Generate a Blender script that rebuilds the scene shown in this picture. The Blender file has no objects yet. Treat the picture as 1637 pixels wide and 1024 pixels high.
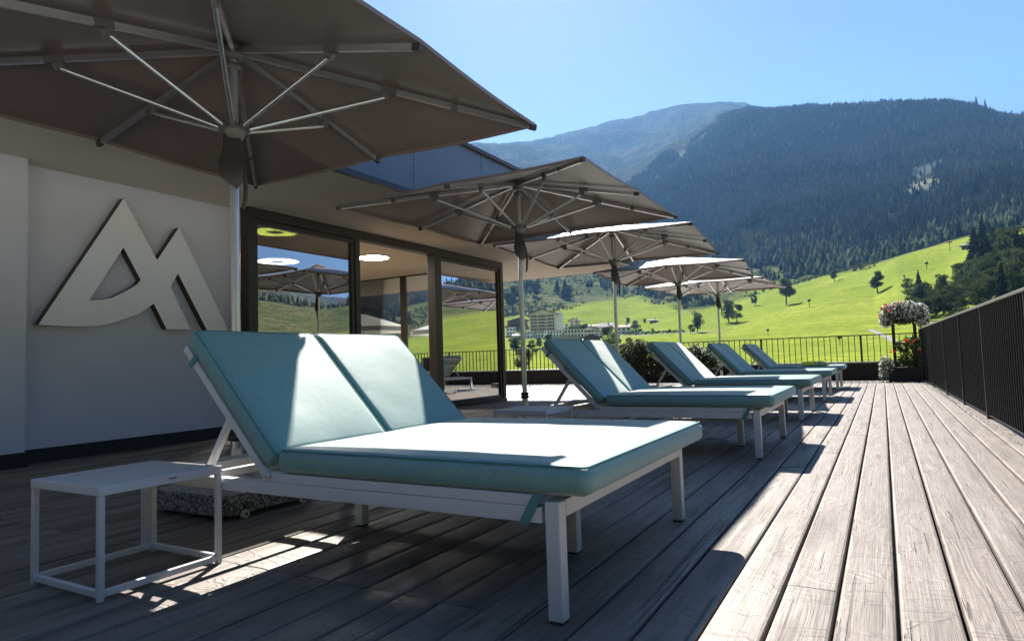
import bpy, bmesh, math, random
import numpy as np
from mathutils import Vector, Matrix, Quaternion
random.seed(7); RNG = np.random.default_rng(11)
SC = bpy.context.scene; COL = SC.collection

# ------------------------------------------------------------------ camera, sky, sun, exposure
CR = np.array([0.8692, 0.4935, -0.0328]); CU = np.array([0.0582, -0.0361, 0.9977]); CF = np.array([-0.4914, 0.8688, 0.0602])
def _orth():
    global CR, CU, CF
    CF = CF/np.linalg.norm(CF); CR = CR-CF*(CR@CF); CR /= np.linalg.norm(CR); CU = np.cross(CR, CF)
_orth()
CAM = np.array([0.0, 0.0, 0.72]); FPX = 1043.66
cam = bpy.data.cameras.new('camera'); co = bpy.data.objects.new('camera', cam); COL.objects.link(co)
cam.sensor_width = 36; cam.lens = FPX/1637*36; cam.clip_start = .05; cam.clip_end = 20000
co.matrix_world = Matrix(((CR[0], CU[0], -CF[0], CAM[0]), (CR[1], CU[1], -CF[1], CAM[1]), (CR[2], CU[2], -CF[2], CAM[2]), (0, 0, 0, 1)))
SC.camera = co
SUN = Vector((-.575, 1.07, 1.0)).normalized()
W = bpy.data.worlds.new("World"); SC.world = W; W.use_nodes = True
wn = W.node_tree.nodes; wl = W.node_tree.links; bg = wn['Background']
sky = wn.new('ShaderNodeTexSky'); sky.sky_type = 'NISHITA'; sky.sun_disc = False
sky.sun_elevation = math.asin(SUN.z); sky.sun_rotation = math.atan2(SUN.x, SUN.y)
sky.altitude = 1300; sky.air_density = .5; sky.dust_density = .35; sky.ozone_density = 1.2
tc = wn.new('ShaderNodeTexCoord'); mp = wn.new('ShaderNodeMapping'); mp.inputs['Scale'].default_value = (3, 3, 16)
wl.new(tc.outputs['Generated'], mp.inputs[0])
nz = wn.new('ShaderNodeTexNoise'); nz.inputs['Scale'].default_value = 1.3; nz.inputs['Detail'].default_value = 6; wl.new(mp.outputs[0], nz.inputs['Vector'])
cr = wn.new('ShaderNodeValToRGB'); cr.color_ramp.elements[0].position = .76; cr.color_ramp.elements[1].position = .95
cr.color_ramp.elements[1].color = (.55, .55, .55, 1); wl.new(nz.outputs[0], cr.inputs[0])
mx = wn.new('ShaderNodeMix'); mx.data_type = 'RGBA'; wl.new(cr.outputs[0], mx.inputs[0]); wl.new(sky.outputs[0], mx.inputs[6])
mx.inputs[7].default_value = (7, 7.6, 8.5, 1); wl.new(mx.outputs[2], bg.inputs[0]); bg.inputs[1].default_value = .05
sl = bpy.data.lights.new('sun', 'SUN'); sl.energy = 4.7; sl.angle = math.radians(.53); sl.color = (1, .94, .85)
so = bpy.data.objects.new('sun', sl); COL.objects.link(so); so.location = (-30, 60, 55)
so.rotation_euler = (-SUN).to_track_quat('-Z', 'Y').to_euler()
SC.view_settings.view_transform = 'Standard'; SC.view_settings.look = 'None'; SC.view_settings.gamma = 1
SC.view_settings.use_curve_mapping = False; SC.view_settings.exposure = 1.85
SC.render.engine = 'CYCLES'
cy = SC.cycles; cy.max_bounces = 8; cy.diffuse_bounces = 4; cy.glossy_bounces = 4; cy.transmission_bounces = 6; cy.transparent_max_bounces = 16
cy.volume_bounces = 0; cy.use_denoising = True; cy.caustics_reflective = False; cy.caustics_refractive = False
cy.sample_clamp_indirect = 8
try: cy.denoiser = 'OPENIMAGEDENOISE'
except Exception: pass

# ------------------------------------------------------------------ helpers
def px_ray(x, y):
    return CR*(x-818.5)/FPX-CU*(y-512)/FPX+CF
def tag(o, label=None, cat=None, group=None, kind=None):
    if label: o['label'] = label
    if cat: o['category'] = cat
    if group: o['group'] = group
    if kind: o['kind'] = kind
    return o
def empty(name, loc=(0, 0, 0), rz=0, label=None, cat=None, group=None, parent=None):
    o = bpy.data.objects.new(name, None); COL.objects.link(o); o.location = loc; o.rotation_euler = (0, 0, rz)
    o.empty_display_size = .1
    if parent: o.parent = parent
    return tag(o, label, cat, group)
def link(name, me, parent=None, loc=None, rot=None, label=None, kind=None):
    o = bpy.data.objects.new(name, me); COL.objects.link(o)
    if parent: o.parent = parent
    if loc is not None: o.location = loc
    if rot is not None: o.rotation_euler = rot
    return tag(o, label, kind=kind)
def copy_tree(o, parent=None):
    c = o.copy(); COL.objects.link(c)
    if parent: c.parent = parent
    for ch in list(o.children): copy_tree(ch, c)
    return c
class MB:
    """collects shapes and turns them into one mesh"""
    def __init__(s): s.v = []; s.f = []; s.mi = []; s.sm = []
    def add(s, vs, fs, mi=0, sm=False):
        b = len(s.v); s.v += [tuple(p) for p in vs]; s.f += [tuple(b+i for i in f) for f in fs]
        s.mi += [mi]*len(fs); s.sm += [sm]*len(fs)
    def box(s, a, b, mi=0):
        x0, y0, z0 = a; x1, y1, z1 = b
        s.add([(x0, y0, z0), (x1, y0, z0), (x1, y1, z0), (x0, y1, z0), (x0, y0, z1), (x1, y0, z1), (x1, y1, z1), (x0, y1, z1)],
              [(0, 3, 2, 1), (4, 5, 6, 7), (0, 1, 5, 4), (1, 2, 6, 5), (2, 3, 7, 6), (3, 0, 4, 7)], mi)
    def bbox(s, a, b, c=.004, mi=0):
        bm = bmesh.new(); bmesh.ops.create_cube(bm, size=1)
        for v in bm.verts: v.co = Vector([(a[i]+b[i])/2+v.co[i]*(b[i]-a[i]) for i in range(3)])
        bmesh.ops.bevel(bm, geom=bm.edges[:], offset=c, segments=2, affect='EDGES', profile=.5)
        s.bm(bm, mi); bm.free()
    def bm(s, bm, mi=0, sm=False):
        bm.verts.index_update(); s.add([v.co[:] for v in bm.verts], [[v.index for v in f.verts] for f in bm.faces], mi, sm)
    def beam(s, p, q, w, h, up=(0, 0, 1), mi=0):
        p, q = Vector(p), Vector(q); d = (q-p).normalized(); u = Vector(up); r = d.cross(u)
        if r.length < 1e-4: r = d.cross(Vector((1, 0, 0)))
        r.normalize(); u = r.cross(d); vs = []
        for c in (p, q):
            for a, b in ((-1, -1), (1, -1), (1, 1), (-1, 1)): vs.append(c+r*a*w/2+u*b*h/2)
        s.add(vs, [(0, 1, 2, 3), (7, 6, 5, 4), (0, 4, 5, 1), (1, 5, 6, 2), (2, 6, 7, 3), (3, 7, 4, 0)], mi)
    def tube(s, pts, rad, n=12, mi=0, cap=True):
        pts = [Vector(p) for p in pts]; rr = rad if hasattr(rad, '__len__') else [rad]*len(pts)
        vs = []; fs = []; ref = None
        for i, p in enumerate(pts):
            d = (pts[min(i+1, len(pts)-1)]-pts[max(i-1, 0)]).normalized()
            if ref is None:
                ref = d.cross(Vector((0, 0, 1)));
                if ref.length < 1e-3: ref = Vector((1, 0, 0))
            a = (ref-d*ref.dot(d)).normalized(); ref = a; b = d.cross(a)
            for k in range(n):
                t = 2*math.pi*k/n; vs.append(p+(a*math.cos(t)+b*math.sin(t))*rr[i])
        for i in range(len(pts)-1):
            for k in range(n): fs.append((i*n+k, i*n+(k+1) % n, (i+1)*n+(k+1) % n, (i+1)*n+k))
        s.add(vs, fs, mi, True)
        if cap: s.add(vs[:n], [tuple(range(n-1, -1, -1))], mi); s.add(vs[-n:], [tuple(range(n))], mi)
    def lathe(s, c, prof, n=24, mi=0, sm=True):
        vs = []; fs = []
        for r, z in prof:
            for k in range(n): t = 2*math.pi*k/n; vs.append((c[0]+r*math.cos(t), c[1]+r*math.sin(t), c[2]+z))
        for i in range(len(prof)-1):
            for k in range(n): fs.append((i*n+k, i*n+(k+1) % n, (i+1)*n+(k+1) % n, (i+1)*n+k))
        s.add(vs, fs, mi, sm)
    def mesh(s, name, *mats):
        me = bpy.data.meshes.new(name); me.from_pydata(s.v, [], s.f)
        for m in mats: me.materials.append(m)
        me.polygons.foreach_set('material_index', s.mi); me.polygons.foreach_set('use_smooth', s.sm); me.update(); return me
    def build(s, name, mats, parent=None, **k):
        if not isinstance(mats, (list, tuple)): mats = [mats]
        return link(name, s.mesh(name, *mats), parent, **k)
def box_obj(name, a, b, m, parent=None, bev=0, **k):
    s = MB(); (s.bbox(a, b, bev) if bev else s.box(a, b)); return s.build(name, m, parent, **k)

class NT:
    def __init__(s, name):
        s.m = bpy.data.materials.new(name); s.m.use_nodes = True; s.n = s.m.node_tree.nodes; s.l = s.m.node_tree.links
        s.b = s.n['Principled BSDF']; s.out = s.n['Material Output']; s.tc = s.n.new('ShaderNodeTexCoord')
    def node(s, t, **k):
        n = s.n.new('ShaderNode'+t)
        for a, b in k.items(): setattr(n, a, b)
        return n
    def set(s, n, i, v):
        if isinstance(v, bpy.types.NodeSocket): s.l.new(v, n.inputs[i])
        else: n.inputs[i].default_value = v
    def coords(s, scale=(1, 1, 1), src='Object', rnd=False):
        v = s.tc.outputs[src]
        if rnd:
            oi = s.node('ObjectInfo'); a = s.node('VectorMath', operation='SCALE'); c = s.node('CombineXYZ')
            for i in range(3): s.l.new(oi.outputs['Random'], c.inputs[i])
            s.l.new(c.outputs[0], a.inputs[0]); a.inputs['Scale'].default_value = 57.3
            b = s.node('VectorMath', operation='ADD'); s.l.new(v, b.inputs[0]); s.l.new(a.outputs[0], b.inputs[1]); v = b.outputs[0]
        m = s.node('Mapping'); m.inputs['Scale'].default_value = scale; s.l.new(v, m.inputs[0]); return m.outputs[0]
    def noise(s, vec, scale, detail=4, rough=.5, dist=0):
        n = s.node('TexNoise'); s.l.new(vec, n.inputs['Vector']); n.inputs['Scale'].default_value = scale
        n.inputs['Detail'].default_value = detail; n.inputs['Roughness'].default_value = rough; n.inputs['Distortion'].default_value = dist
        return n.outputs[0]
    def ramp(s, f, stops):
        r = s.node('ValToRGB'); e = r.color_ramp.elements
        while len(e) < len(stops): e.new(.5)
        for i, (p, c) in enumerate(stops):
            e[i].position = p; e[i].color = (c, c, c, 1) if not hasattr(c, '__len__') else (*c, 1)
        s.l.new(f, r.inputs[0]); return r.outputs[0]
    def mix(s, f, a, b, mode='MIX'):
        n = s.node('Mix', data_type='RGBA', blend_type=mode)
        s.set(n, 0, f); s.set(n, 6, a if isinstance(a, bpy.types.NodeSocket) else (*a, 1)); s.set(n, 7, b if isinstance(b, bpy.types.NodeSocket) else (*b, 1))
        return n.outputs[2]
    def math(s, op, a, b=0):
        n = s.node('Math', operation=op); s.set(n, 0, a); s.set(n, 1, b); return n.outputs[0]
    def bump(s, h, strength=.3, dist=.01):
        n = s.node('Bump'); n.inputs['Strength'].default_value = strength; n.inputs['Distance'].default_value = dist
        s.l.new(h, n.inputs['Height']); s.l.new(n.outputs[0], s.b.inputs['Normal'])
def simple(name, col, rough=.5, metal=0, var=.12, scale=6, bump=0, bscale=80, spec=.5, trans=0, rnd=False):
    t = NT(name); v = t.coords(rnd=rnd); f = t.noise(v, scale, 5)
    a = tuple(c*(1-var) for c in col); b = tuple(min(1, c*(1+var)) for c in col)
    c = t.mix(t.ramp(f, [(.3, 0.), (.7, 1.)]), a, b); t.l.new(c, t.b.inputs['Base Color'])
    t.b.inputs['Roughness'].default_value = rough; t.b.inputs['Metallic'].default_value = metal
    t.b.inputs['Specular IOR Level'].default_value = spec
    if bump: t.bump(t.noise(v, bscale, 3), bump, .004)
    if trans:
        tr = t.node('BsdfTranslucent'); t.l.new(c, tr.inputs[0]); ms = t.node('MixShader'); ms.inputs[0].default_value = trans
        t.l.new(t.b.outputs[0], ms.inputs[1]); t.l.new(tr.outputs[0], ms.inputs[2]); t.l.new(ms.outputs[0], t.out.inputs[0])
    return t.m

M = {}
M['alu'] = simple('powder_coated_metal', (.62, .62, .63), .38, 0, .03, 8, .05, 300)
M['pole'] = simple('anodised_aluminium', (.72, .72, .73), .28, .9, .03, 10, .03, 200)
M['plastic'] = simple('dark_brown_plastic', (.05, .042, .038), .4, 0, .1)
M['joint'] = simple('grey_plastic', (.15, .13, .12), .45, 0, .1)
M['strap'] = simple('dark_green_strap', (.09, .24, .24), .8, 0, .1, 20, .3, 400)
M['frame'] = simple('dark_window_frame', (.040, .030, .026), .42, 0, .08)
M['black'] = simple('black_bitumen', (.012, .012, .013), .5, 0, .1)
M['fence'] = simple('black_steel', (.009, .009, .010), .6, 0, .15, spec=.25)
M['rail'] = simple('weathered_rail_cap', (.17, .165, .16), .4, .3, .1)
M['coping'] = simple('zinc_coping', (.55, .56, .58), .35, .3, .06)
M['slat'] = simple('dark_stained_wood', (.035, .022, .016), .6, 0, .25, 10, .2, 60, rnd=True)
M['zinc'] = simple('blue_grey_cladding', (.12, .15, .19), .32, .35, .06, 2)
M['trim'] = simple('dark_trim', (.05, .055, .065), .4, .3, .06)
M['wicker'] = simple('dark_wicker', (.03, .02, .016), .7, 0, .3, 30, .5, 90)
M['wheel'] = simple('cream_caster_wheel', (.55, .52, .42), .5)
M['logo'] = simple('satin_white_sign_face', (.92, .93, .95), .3, 0, .01, 3)
M['logo_edge'] = simple('dark_sign_edge', (.045, .033, .028), .4)
M['towel'] = None
M['red'] = simple('red_petals', (.75, .03, .015), .6, 0, .2, 30, trans=.3)
M['white_petal'] = simple('white_petals', (.82, .82, .74), .6, 0, .05, 30, trans=.3)
M['leaf'] = simple('plant_leaves', (.05, .095, .022), .55, 0, .4, 9, trans=.35)
M['bushleaf'] = simple('olive_shrub_leaves', (.045, .06, .025), .6, 0, .4, 9, trans=.25)
M['bark'] = simple('tree_bark', (.10, .075, .055), .9, 0, .3, 3)
M['terracotta'] = simple('terracotta', (.35, .18, .11), .8, 0, .15)
M['stone'] = simple('pebbles', (.26, .24, .21), .85, 0, .4, 14)
def leafmat(name, a, b, tr=.3):
    t = NT(name); g = t.node('NewGeometry'); c = t.mix(g.outputs['Random Per Island'], a, b)
    oi = t.node('ObjectInfo'); c = t.mix(t.math('MULTIPLY', oi.outputs['Random'], .6), c, tuple(x*.6 for x in a))
    t.l.new(c, t.b.inputs['Base Color']); t.b.inputs['Roughness'].default_value = .8; t.b.inputs['Specular IOR Level'].default_value = .08
    x = t.node('BsdfTranslucent'); t.l.new(c, x.inputs[0]); ms = t.node('MixShader'); ms.inputs[0].default_value = tr
    t.l.new(t.b.outputs[0], ms.inputs[1]); t.l.new(x.outputs[0], ms.inputs[2]); t.l.new(ms.outputs[0], t.out.inputs[0]); return t.m
M['crown'] = leafmat('broadleaf_foliage', (.035, .06, .016), (.09, .12, .03), .35)
M['conifer'] = leafmat('conifer_foliage', (.016, .030, .014), (.035, .05, .022), .12)
# plaster
def plaster():
    t = NT('white_plaster'); v = t.coords(); c = t.mix(t.noise(v, 1.2, 6, .6), (.69, .71, .77), (.75, .77, .83)); t.l.new(c, t.b.inputs['Base Color'])
    t.b.inputs['Roughness'].default_value = .9; h = t.math('ADD', t.noise(v, 90, 4, .6), t.math('MULTIPLY', t.noise(v, 9, 3), .8)); t.bump(h, .5, .006); return t.m
M['plaster'] = plaster()
M['soffit'] = simple('soffit_render', (.76, .70, .60), .85, 0, .04, 1.5, .25, 120)
def deckwood():
    t = NT('weathered_larch_decking'); v = t.coords(rnd=True)
    def mp(sc):
        m = t.node('Mapping'); m.inputs['Scale'].default_value = sc; t.l.new(v, m.inputs[0]); return m.outputs[0]
    fib = t.noise(mp((90, 1.6, 90)), 2.2, 6, .65)
    low = t.noise(mp((5.0, .55, 5.0)), 1.0, 2, .4, .3)
    rings = t.node('Math', operation='SINE'); t.l.new(t.math('MULTIPLY', low, 150), rings.inputs[0])
    ring = t.math('ADD', t.math('MULTIPLY', rings.outputs[0], .5), .5)
    ringm = t.math('MULTIPLY', ring, t.ramp(t.noise(mp((3, .5, 3)), 1.3, 2), [(.35, 0.), (.6, 1.)]))
    big = t.noise(mp((7, .9, 7)), 1.0, 4, .6)
    vo = t.node('TexVoronoi', feature='F1'); t.l.new(mp((7.5, 1.7, 3)), vo.inputs['Vector']); vo.inputs['Scale'].default_value = .9
    knot = t.ramp(vo.outputs['Distance'], [(.02, 1.), (.085, 0.)])
    kn2 = t.ramp(vo.outputs['Distance'], [(.05, 1.), (.32, 0.)])
    crk = t.noise(mp((28, .55, 28)), 1.6, 3, .5); crack = t.ramp(crk, [(.655, 0.), (.672, 1.)])
    cxs = t.noise(mp((2.2, 6.0, 2)), 1.1, 3, .6, .8); ridge = t.ramp(cxs, [(.47, 0.), (.5, 1.), (.53, 0.)])
    base = t.mix(t.ramp(fib, [(.28, 0.), (.72, 1.)]), (.125, .10, .084), (.30, .265, .235))
    oi = t.node('ObjectInfo')
    base = t.mix(t.math('MULTIPLY', oi.outputs['Random'], .5), base, (.175, .14, .115))
    base = t.mix(t.math('MULTIPLY', ringm, .30), base, (.12, .095, .08))
    base = t.mix(t.ramp(big, [(.48, 0.), (.68, .75)]), base, (.09, .074, .062))
    base = t.mix(t.math('MULTIPLY', knot, .75), base, (.06, .04, .03))
    base = t.mix(t.math('MULTIPLY', crack, .8), base, (.05, .035, .025))
    base = t.mix(t.math('MULTIPLY', ridge, .22), base, (.10, .085, .075))
    t.l.new(base, t.b.inputs['Base Color'])
    t.l.new(t.math('ADD', t.ramp(fib, [(.2, .34), (.8, .18)]), t.ramp(big, [(.35, .18), (.65, .42)])), t.b.inputs['Roughness']); t.b.inputs['Specular IOR Level'].default_value = .42
    h = t.math('ADD', t.math('MULTIPLY', fib, .45), t.math('MULTIPLY', ringm, -.10))
    h = t.math('ADD', h, t.math('MULTIPLY', crack, -.9)); h = t.math('ADD', h, t.math('MULTIPLY', kn2, .7)); h = t.math('ADD', h, t.math('MULTIPLY', big, 1.3))
    h = t.math('ADD', h, t.math('MULTIPLY', ridge, .35))
    t.bump(h, .75, .006); return t.m
M['deck'] = deckwood()
def fabric(name, a, b):
    t = NT(name); v = t.coords(rnd=True); w = t.noise(v, 190, 3, .75); g = t.noise(v, 6, 4)
    c = t.mix(t.ramp(w, [(.3, 0.), (.7, 1.)]), a, b); c = t.mix(t.math('MULTIPLY', g, .22), c, tuple(x*.72 for x in a)); t.l.new(c, t.b.inputs['Base Color'])
    t.b.inputs['Roughness'].default_value = .52; t.b.inputs['Sheen Weight'].default_value = .6; t.b.inputs['Sheen Roughness'].default_value = .35; t.b.inputs['Sheen Tint'].default_value = (1, .97, .92, 1)
    t.b.inputs['Specular IOR Level'].default_value = .6
    t.bump(t.math('ADD', t.math('MULTIPLY', w, .3), t.noise(v, 9, 3)), .35, .004); return t.m
M['cushion'] = fabric('teal_woven_fabric', (.12, .275, .265), (.24, .42, .40))
M['cushion_side'] = M['cushion']
def canvas():
    t = NT('taupe_canvas'); v = t.coords(rnd=True); c = t.mix(t.noise(v, 2.5, 5), (.17, .125, .108), (.22, .17, .148)); t.l.new(c, t.b.inputs['Base Color'])
    t.b.inputs['Roughness'].default_value = .40; t.b.inputs['Specular IOR Level'].default_value = .55; t.bump(t.noise(v, 500, 2), .2, .002)
    x = t.node('BsdfTranslucent'); t.l.new(t.mix(.5, c, (.22, .15, .11)), x.inputs[0]); ms = t.node('MixShader'); ms.inputs[0].default_value = .015
    t.l.new(t.b.outputs[0], ms.inputs[1]); t.l.new(x.outputs[0], ms.inputs[2]); t.l.new(ms.outputs[0], t.out.inputs[0]); return t.m
M['canvas'] = canvas()
M['white_canvas'] = simple('off_white_canvas', (.72, .70, .66), .9, 0, .04, 3, trans=.3)
def terrazzo():
    t = NT('speckled_terrazzo'); v = t.coords(); vo = t.node('TexVoronoi'); vo.inputs['Scale'].default_value = 110; t.l.new(v, vo.inputs['Vector'])
    c = t.ramp(vo.outputs['Color'], [(.15, (.03, .03, .03)), (.45, (.14, .13, .125)), (.75, (.42, .40, .38))]); t.l.new(c, t.b.inputs['Base Color'])
    t.b.inputs['Roughness'].default_value = .3; t.bump(vo.outputs['Distance'], .3, .002); return t.m
M['terrazzo'] = terrazzo()
def glass(name, tint, refl):
    t = NT(name); fr = t.node('Fresnel'); fr.inputs[0].default_value = 1.52
    tr = t.node('BsdfTransparent'); tr.inputs[0].default_value = (*tint, 1); gl = t.node('BsdfGlossy'); gl.inputs['Roughness'].default_value = 0
    f = t.math('MINIMUM', t.math('MULTIPLY', fr.outputs[0], refl), .9)
    ms = t.node('MixShader'); t.l.new(f, ms.inputs[0]); t.l.new(tr.outputs[0], ms.inputs[1]); t.l.new(gl.outputs[0], ms.inputs[2])
    t.l.new(ms.outputs[0], t.out.inputs[0]); t.n.remove(t.b); return t.m
M['glass'] = glass('coated_window_glass', (.86, .88, .80), 12.0)
M['glass_in'] = glass('clear_window_glass', (.9, .92, .9), 1.2)
def emis(name, col, s):
    t = NT(name); e = t.node('Emission'); e.inputs[0].default_value = (*col, 1); e.inputs[1].default_value = s; t.l.new(e.outputs[0], t.out.inputs[0]); return t.m
M['lamp_y'] = emis('yellow_lamp_ring', (.75, .85, .16), 3); M['lamp_w'] = emis('white_lamp_ring', (1, .93, .82), 30)
M['ceiling'] = simple('interior_ceiling', (.78, .72, .62), .8, 0, .03, 1)
M['interior'] = simple('interior_wall', (.5, .46, .4), .8, 0, .05, 1)
M['intfloor'] = simple('interior_floor', (.30, .22, .15), .45, 0, .15, 3)

# ------------------------------------------------------------------ terrain, built as ground around the terrace
def vnoise(x, y, seed=0):
    x = np.asarray(x, float); y = np.asarray(y, float); xi = np.floor(x).astype(np.int64); yi = np.floor(y).astype(np.int64); fx = x-xi; fy = y-yi
    fx = fx*fx*(3-2*fx); fy = fy*fy*(3-2*fy)
    def h(a, b):
        n = (a*374761393+b*668265263+seed*144665)&0x7fffffff; n = ((n ^ (n >> 13))*1274126177)&0x7fffffff; n = n ^ (n >> 16); return (n&0xffff)/65535.0
    return (h(xi, yi)*(1-fx)+h(xi+1, yi)*fx)*(1-fy)+(h(xi, yi+1)*(1-fx)+h(xi+1, yi+1)*fx)*fy
def fbm(x, y, o=5, seed=0, ridged=False):
    s = 0; a = .5; t = 0
    for i in range(o):
        n = vnoise(x*2**i+i*17.3, y*2**i-i*9.1, seed+i)
        if ridged: n = 1-abs(2*n-1)
        s = s+a*n; t += a; a *= .5
    return s/t
COLS = {
 -180: [(70, -3), (300, 20), (1200, 500), (3500, 1450)], -90: [(70, 2), (300, 30), (1000, 300), (3500, 1200)],  # unseen hills behind the camera, raised to block low sky light
 -60: [(60, -1), (300, 10), (650, 60), (1500, 400), (3500, 1100)],
 -43.28: [(60, -1.3), (300, 4.5), (480, 15.6), (650, 39.0), (850, 66.7), (1500, 401.3), (2600, 845.3), (3600, 1187.5)],
 -27.45: [(90, -0.8), (300, 4.1), (460, 15.2), (600, 44.9), (900, 116.6), (1100, 185.0), (1600, 425.3), (2500, 824.6), (3500, 1188.9)],
 -19.24: [(100, -1.3), (260, 2.9), (460, 15.5), (600, 39.8), (780, 75.9), (950, 124.0), (1400, 319.2), (1900, 515.5), (2600, 793.4), (3400, 1246.1)],
 -13.98: [(100, -1.3), (200, 2.7), (380, 13.3), (520, 32.3), (680, 61.0), (820, 98.6), (1150, 231.7), (1750, 542.4), (2400, 789.2), (3400, 1302.7)],
 -10.94: [(95, -1.2), (185, 2.2), (320, 10.5), (460, 27.4), (620, 53.7), (770, 92.6), (1050, 206.3), (1500, 433.6), (1900, 655.5), (2400, 839.1), (3400, 1268.2)],
 -8.68: [(90, -1.0), (170, 1.7), (250, 7.9), (400, 23.1), (560, 47.1), (720, 85.8), (950, 182.8), (1350, 382.9), (1900, 682.0), (2300, 778.8), (3400, 1235)],
 -3.77: [(80, -0.6), (150, 1.9), (230, 8.4), (320, 19.8), (420, 33.8), (500, 47.0), (680, 77.3), (900, 164.2), (1250, 337.7), (1700, 585.5), (2200, 691.1), (3400, 1130)],
 -0.37: [(80, -0.6), (140, 2.0), (230, 9.6), (320, 21.2), (400, 36.5), (490, 55.3), (600, 69.0), (660, 77.5), (900, 164.9), (1250, 324.6), (1650, 532.8), (2200, 627.2), (3400, 736.8)],
 1.25: [(80, -0.5), (140, 2.4), (230, 11.2), (340, 30.2), (450, 54.4), (600, 71.8), (660, 85.5), (900, 168.8), (1200, 305.3), (1600, 509.1), (2200, 614.6), (3400, 721.1)],
 4.33: [(80, -0.4), (140, 3.2), (240, 14.6), (350, 35.0), (450, 58.9), (600, 77.8), (650, 90.5), (850, 159.3), (1200, 302.2), (1600, 491.0), (2200, 571.3), (3400, 689.8)],
 6.2: [(80, -0.2), (130, 3.3), (230, 15.2), (320, 33.5), (430, 58.6), (600, 81.9), (800, 145.5), (1150, 281.6), (1500, 448.0), (2200, 555.5), (3400, 669.9)],
 9.05: [(70, 0.1), (130, 5.4), (200, 15.5), (300, 34.2), (380, 50.1), (600, 83.6), (850, 160.1), (1150, 268.8), (1500, 405.2), (2200, 530.3), (3400, 638.1)],
 20: [(70, -1), (130, 3), (200, 10), (300, 22), (380, 32), (600, 66), (850, 125), (1150, 200), (1500, 290), (2200, 380), (3400, 500)],
 35: [(70, -2), (200, 3), (300, 10), (600, 48), (800, 84), (1200, 125), (2000, 170), (3500, 330)],
 45: [(70, -3), (200, 0), (400, 12), (700, 45), (900, 78), (1500, 100), (3500, 360)],
 58: [(70, -3), (200, 1), (400, 14), (600, 50), (900, 110), (1500, 230), (3500, 640)],
 90: [(70, -3), (300, 0), (600, 40), (1500, 350), (3500, 1000)], 180: [(70, -3), (300, 20), (1200, 500), (3500, 1450)]}
AZ = np.concatenate([np.arange(-180, -50, 3.0), np.arange(-50, -32, .5), np.arange(-32, 11, .125), np.arange(11, 66, .6), np.arange(66, 180.1, 3.0)])
RR = 16*(4600/16)**np.linspace(0, 1, 250)
def build_terrain_grid():
    ks = sorted(COLS); prof = []
    for k in ks:
        c = [(12, -4.5), (30, -3.6)]+COLS[k]+[(4800, COLS[k][-1][1]+60)]
        p = np.interp(RR, [q[0] for q in c], [q[1] for q in c]); kern = np.hanning(9); kern /= kern.sum()
        pp = np.pad(p, 4, mode='edge'); p = np.convolve(pp, kern, 'valid'); prof.append(p)
    prof = np.array(prof); Z = np.array([np.interp(AZ, ks, prof[:, j]) for j in range(len(RR))]).T
    X = np.sin(np.radians(AZ))[:, None]*RR[None]; Y = np.cos(np.radians(AZ))[:, None]*RR[None]; R = np.broadcast_to(RR[None], X.shape)
    amp = np.clip((R-620)/500, 0, 1)
    Z = Z+(fbm(X/55, Y/55, 5, 3)-.5)*R*.014*(1-amp*.3)+(fbm(X/260, Y/260, 5, 9)-.5)*amp*np.where(R > 3000, 40, 80)
    return X, Y, Z
TX, TY, TZ = build_terrain_grid()
def ground(x, y):
    r = math.hypot(x, y); a = math.degrees(math.atan2(x, y))
    i = min(max(int(np.searchsorted(AZ, a))-1, 0), len(AZ)-2); t = (a-AZ[i])/(AZ[i+1]-AZ[i])
    u = math.log(max(r, 16)/16)/math.log(4600/16)*(len(RR)-1); j = min(int(u), len(RR)-2); u -= j
    return float((TZ[i, j]*(1-u)+TZ[i, j+1]*u)*(1-t)+(TZ[i+1, j]*(1-u)+TZ[i+1, j+1]*u)*t)
def hit(px, py, r0=45):
    d = px_ray(px, py); h = math.hypot(d[0], d[1]); d = d/h; r = r0
    while r < 4500:
        x, y = d[0]*r, d[1]*r; z = ground(x, y)
        if .72+d[2]*r <= z: return x, y, z, r
        r *= 1.004
    return x, y, z, r
I_ = lambda tab: (lambda a: np.interp(a, [p[0] for p in tab], [p[1] for p in tab]))
f_base = I_([(-180, 90), (-100, 90), (-60, 600), (-43, 700), (-27, 1000), (-19.2, 900), (-14, 820), (-10.9, 770), (-8.7, 720), (-3.8, 680), (-.4, 600), (1.25, 560), (9, 545), (20, 500), (35, 780), (45, 900), (60, 760), (72, 500), (85, 90), (180, 90)])  # behind the camera the dark wood cover is added to cut green fill light
f_top = I_([(-180, 4500), (-100, 4500), (-45, 2200), (-20, 1650), (-13, 1800), (-9.2, 2050), (-8.6, 4500), (20, 4500), (30, 1100), (60, 1000), (90, 4500), (180, 4500)])
f_mead = I_([(-180, 400), (-45, 480), (-27, 600), (-22, 700), (-19, 740), (-16.5, 640), (-14, 530), (-11, 540), (-8.7, 590), (-3.8, 560), (-.4, 505), (1.25, 480), (9, 470), (60, 500), (180, 400)])
def scree(az, r):
    a = (np.abs(az-(-16+(r-1550)*.0156)) < .42)&(r > 1540)&(r < 1850)
    b = (((az-3.5)/1.35)**2+((r-1000)/135)**2 < 1)
    return a | b
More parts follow.
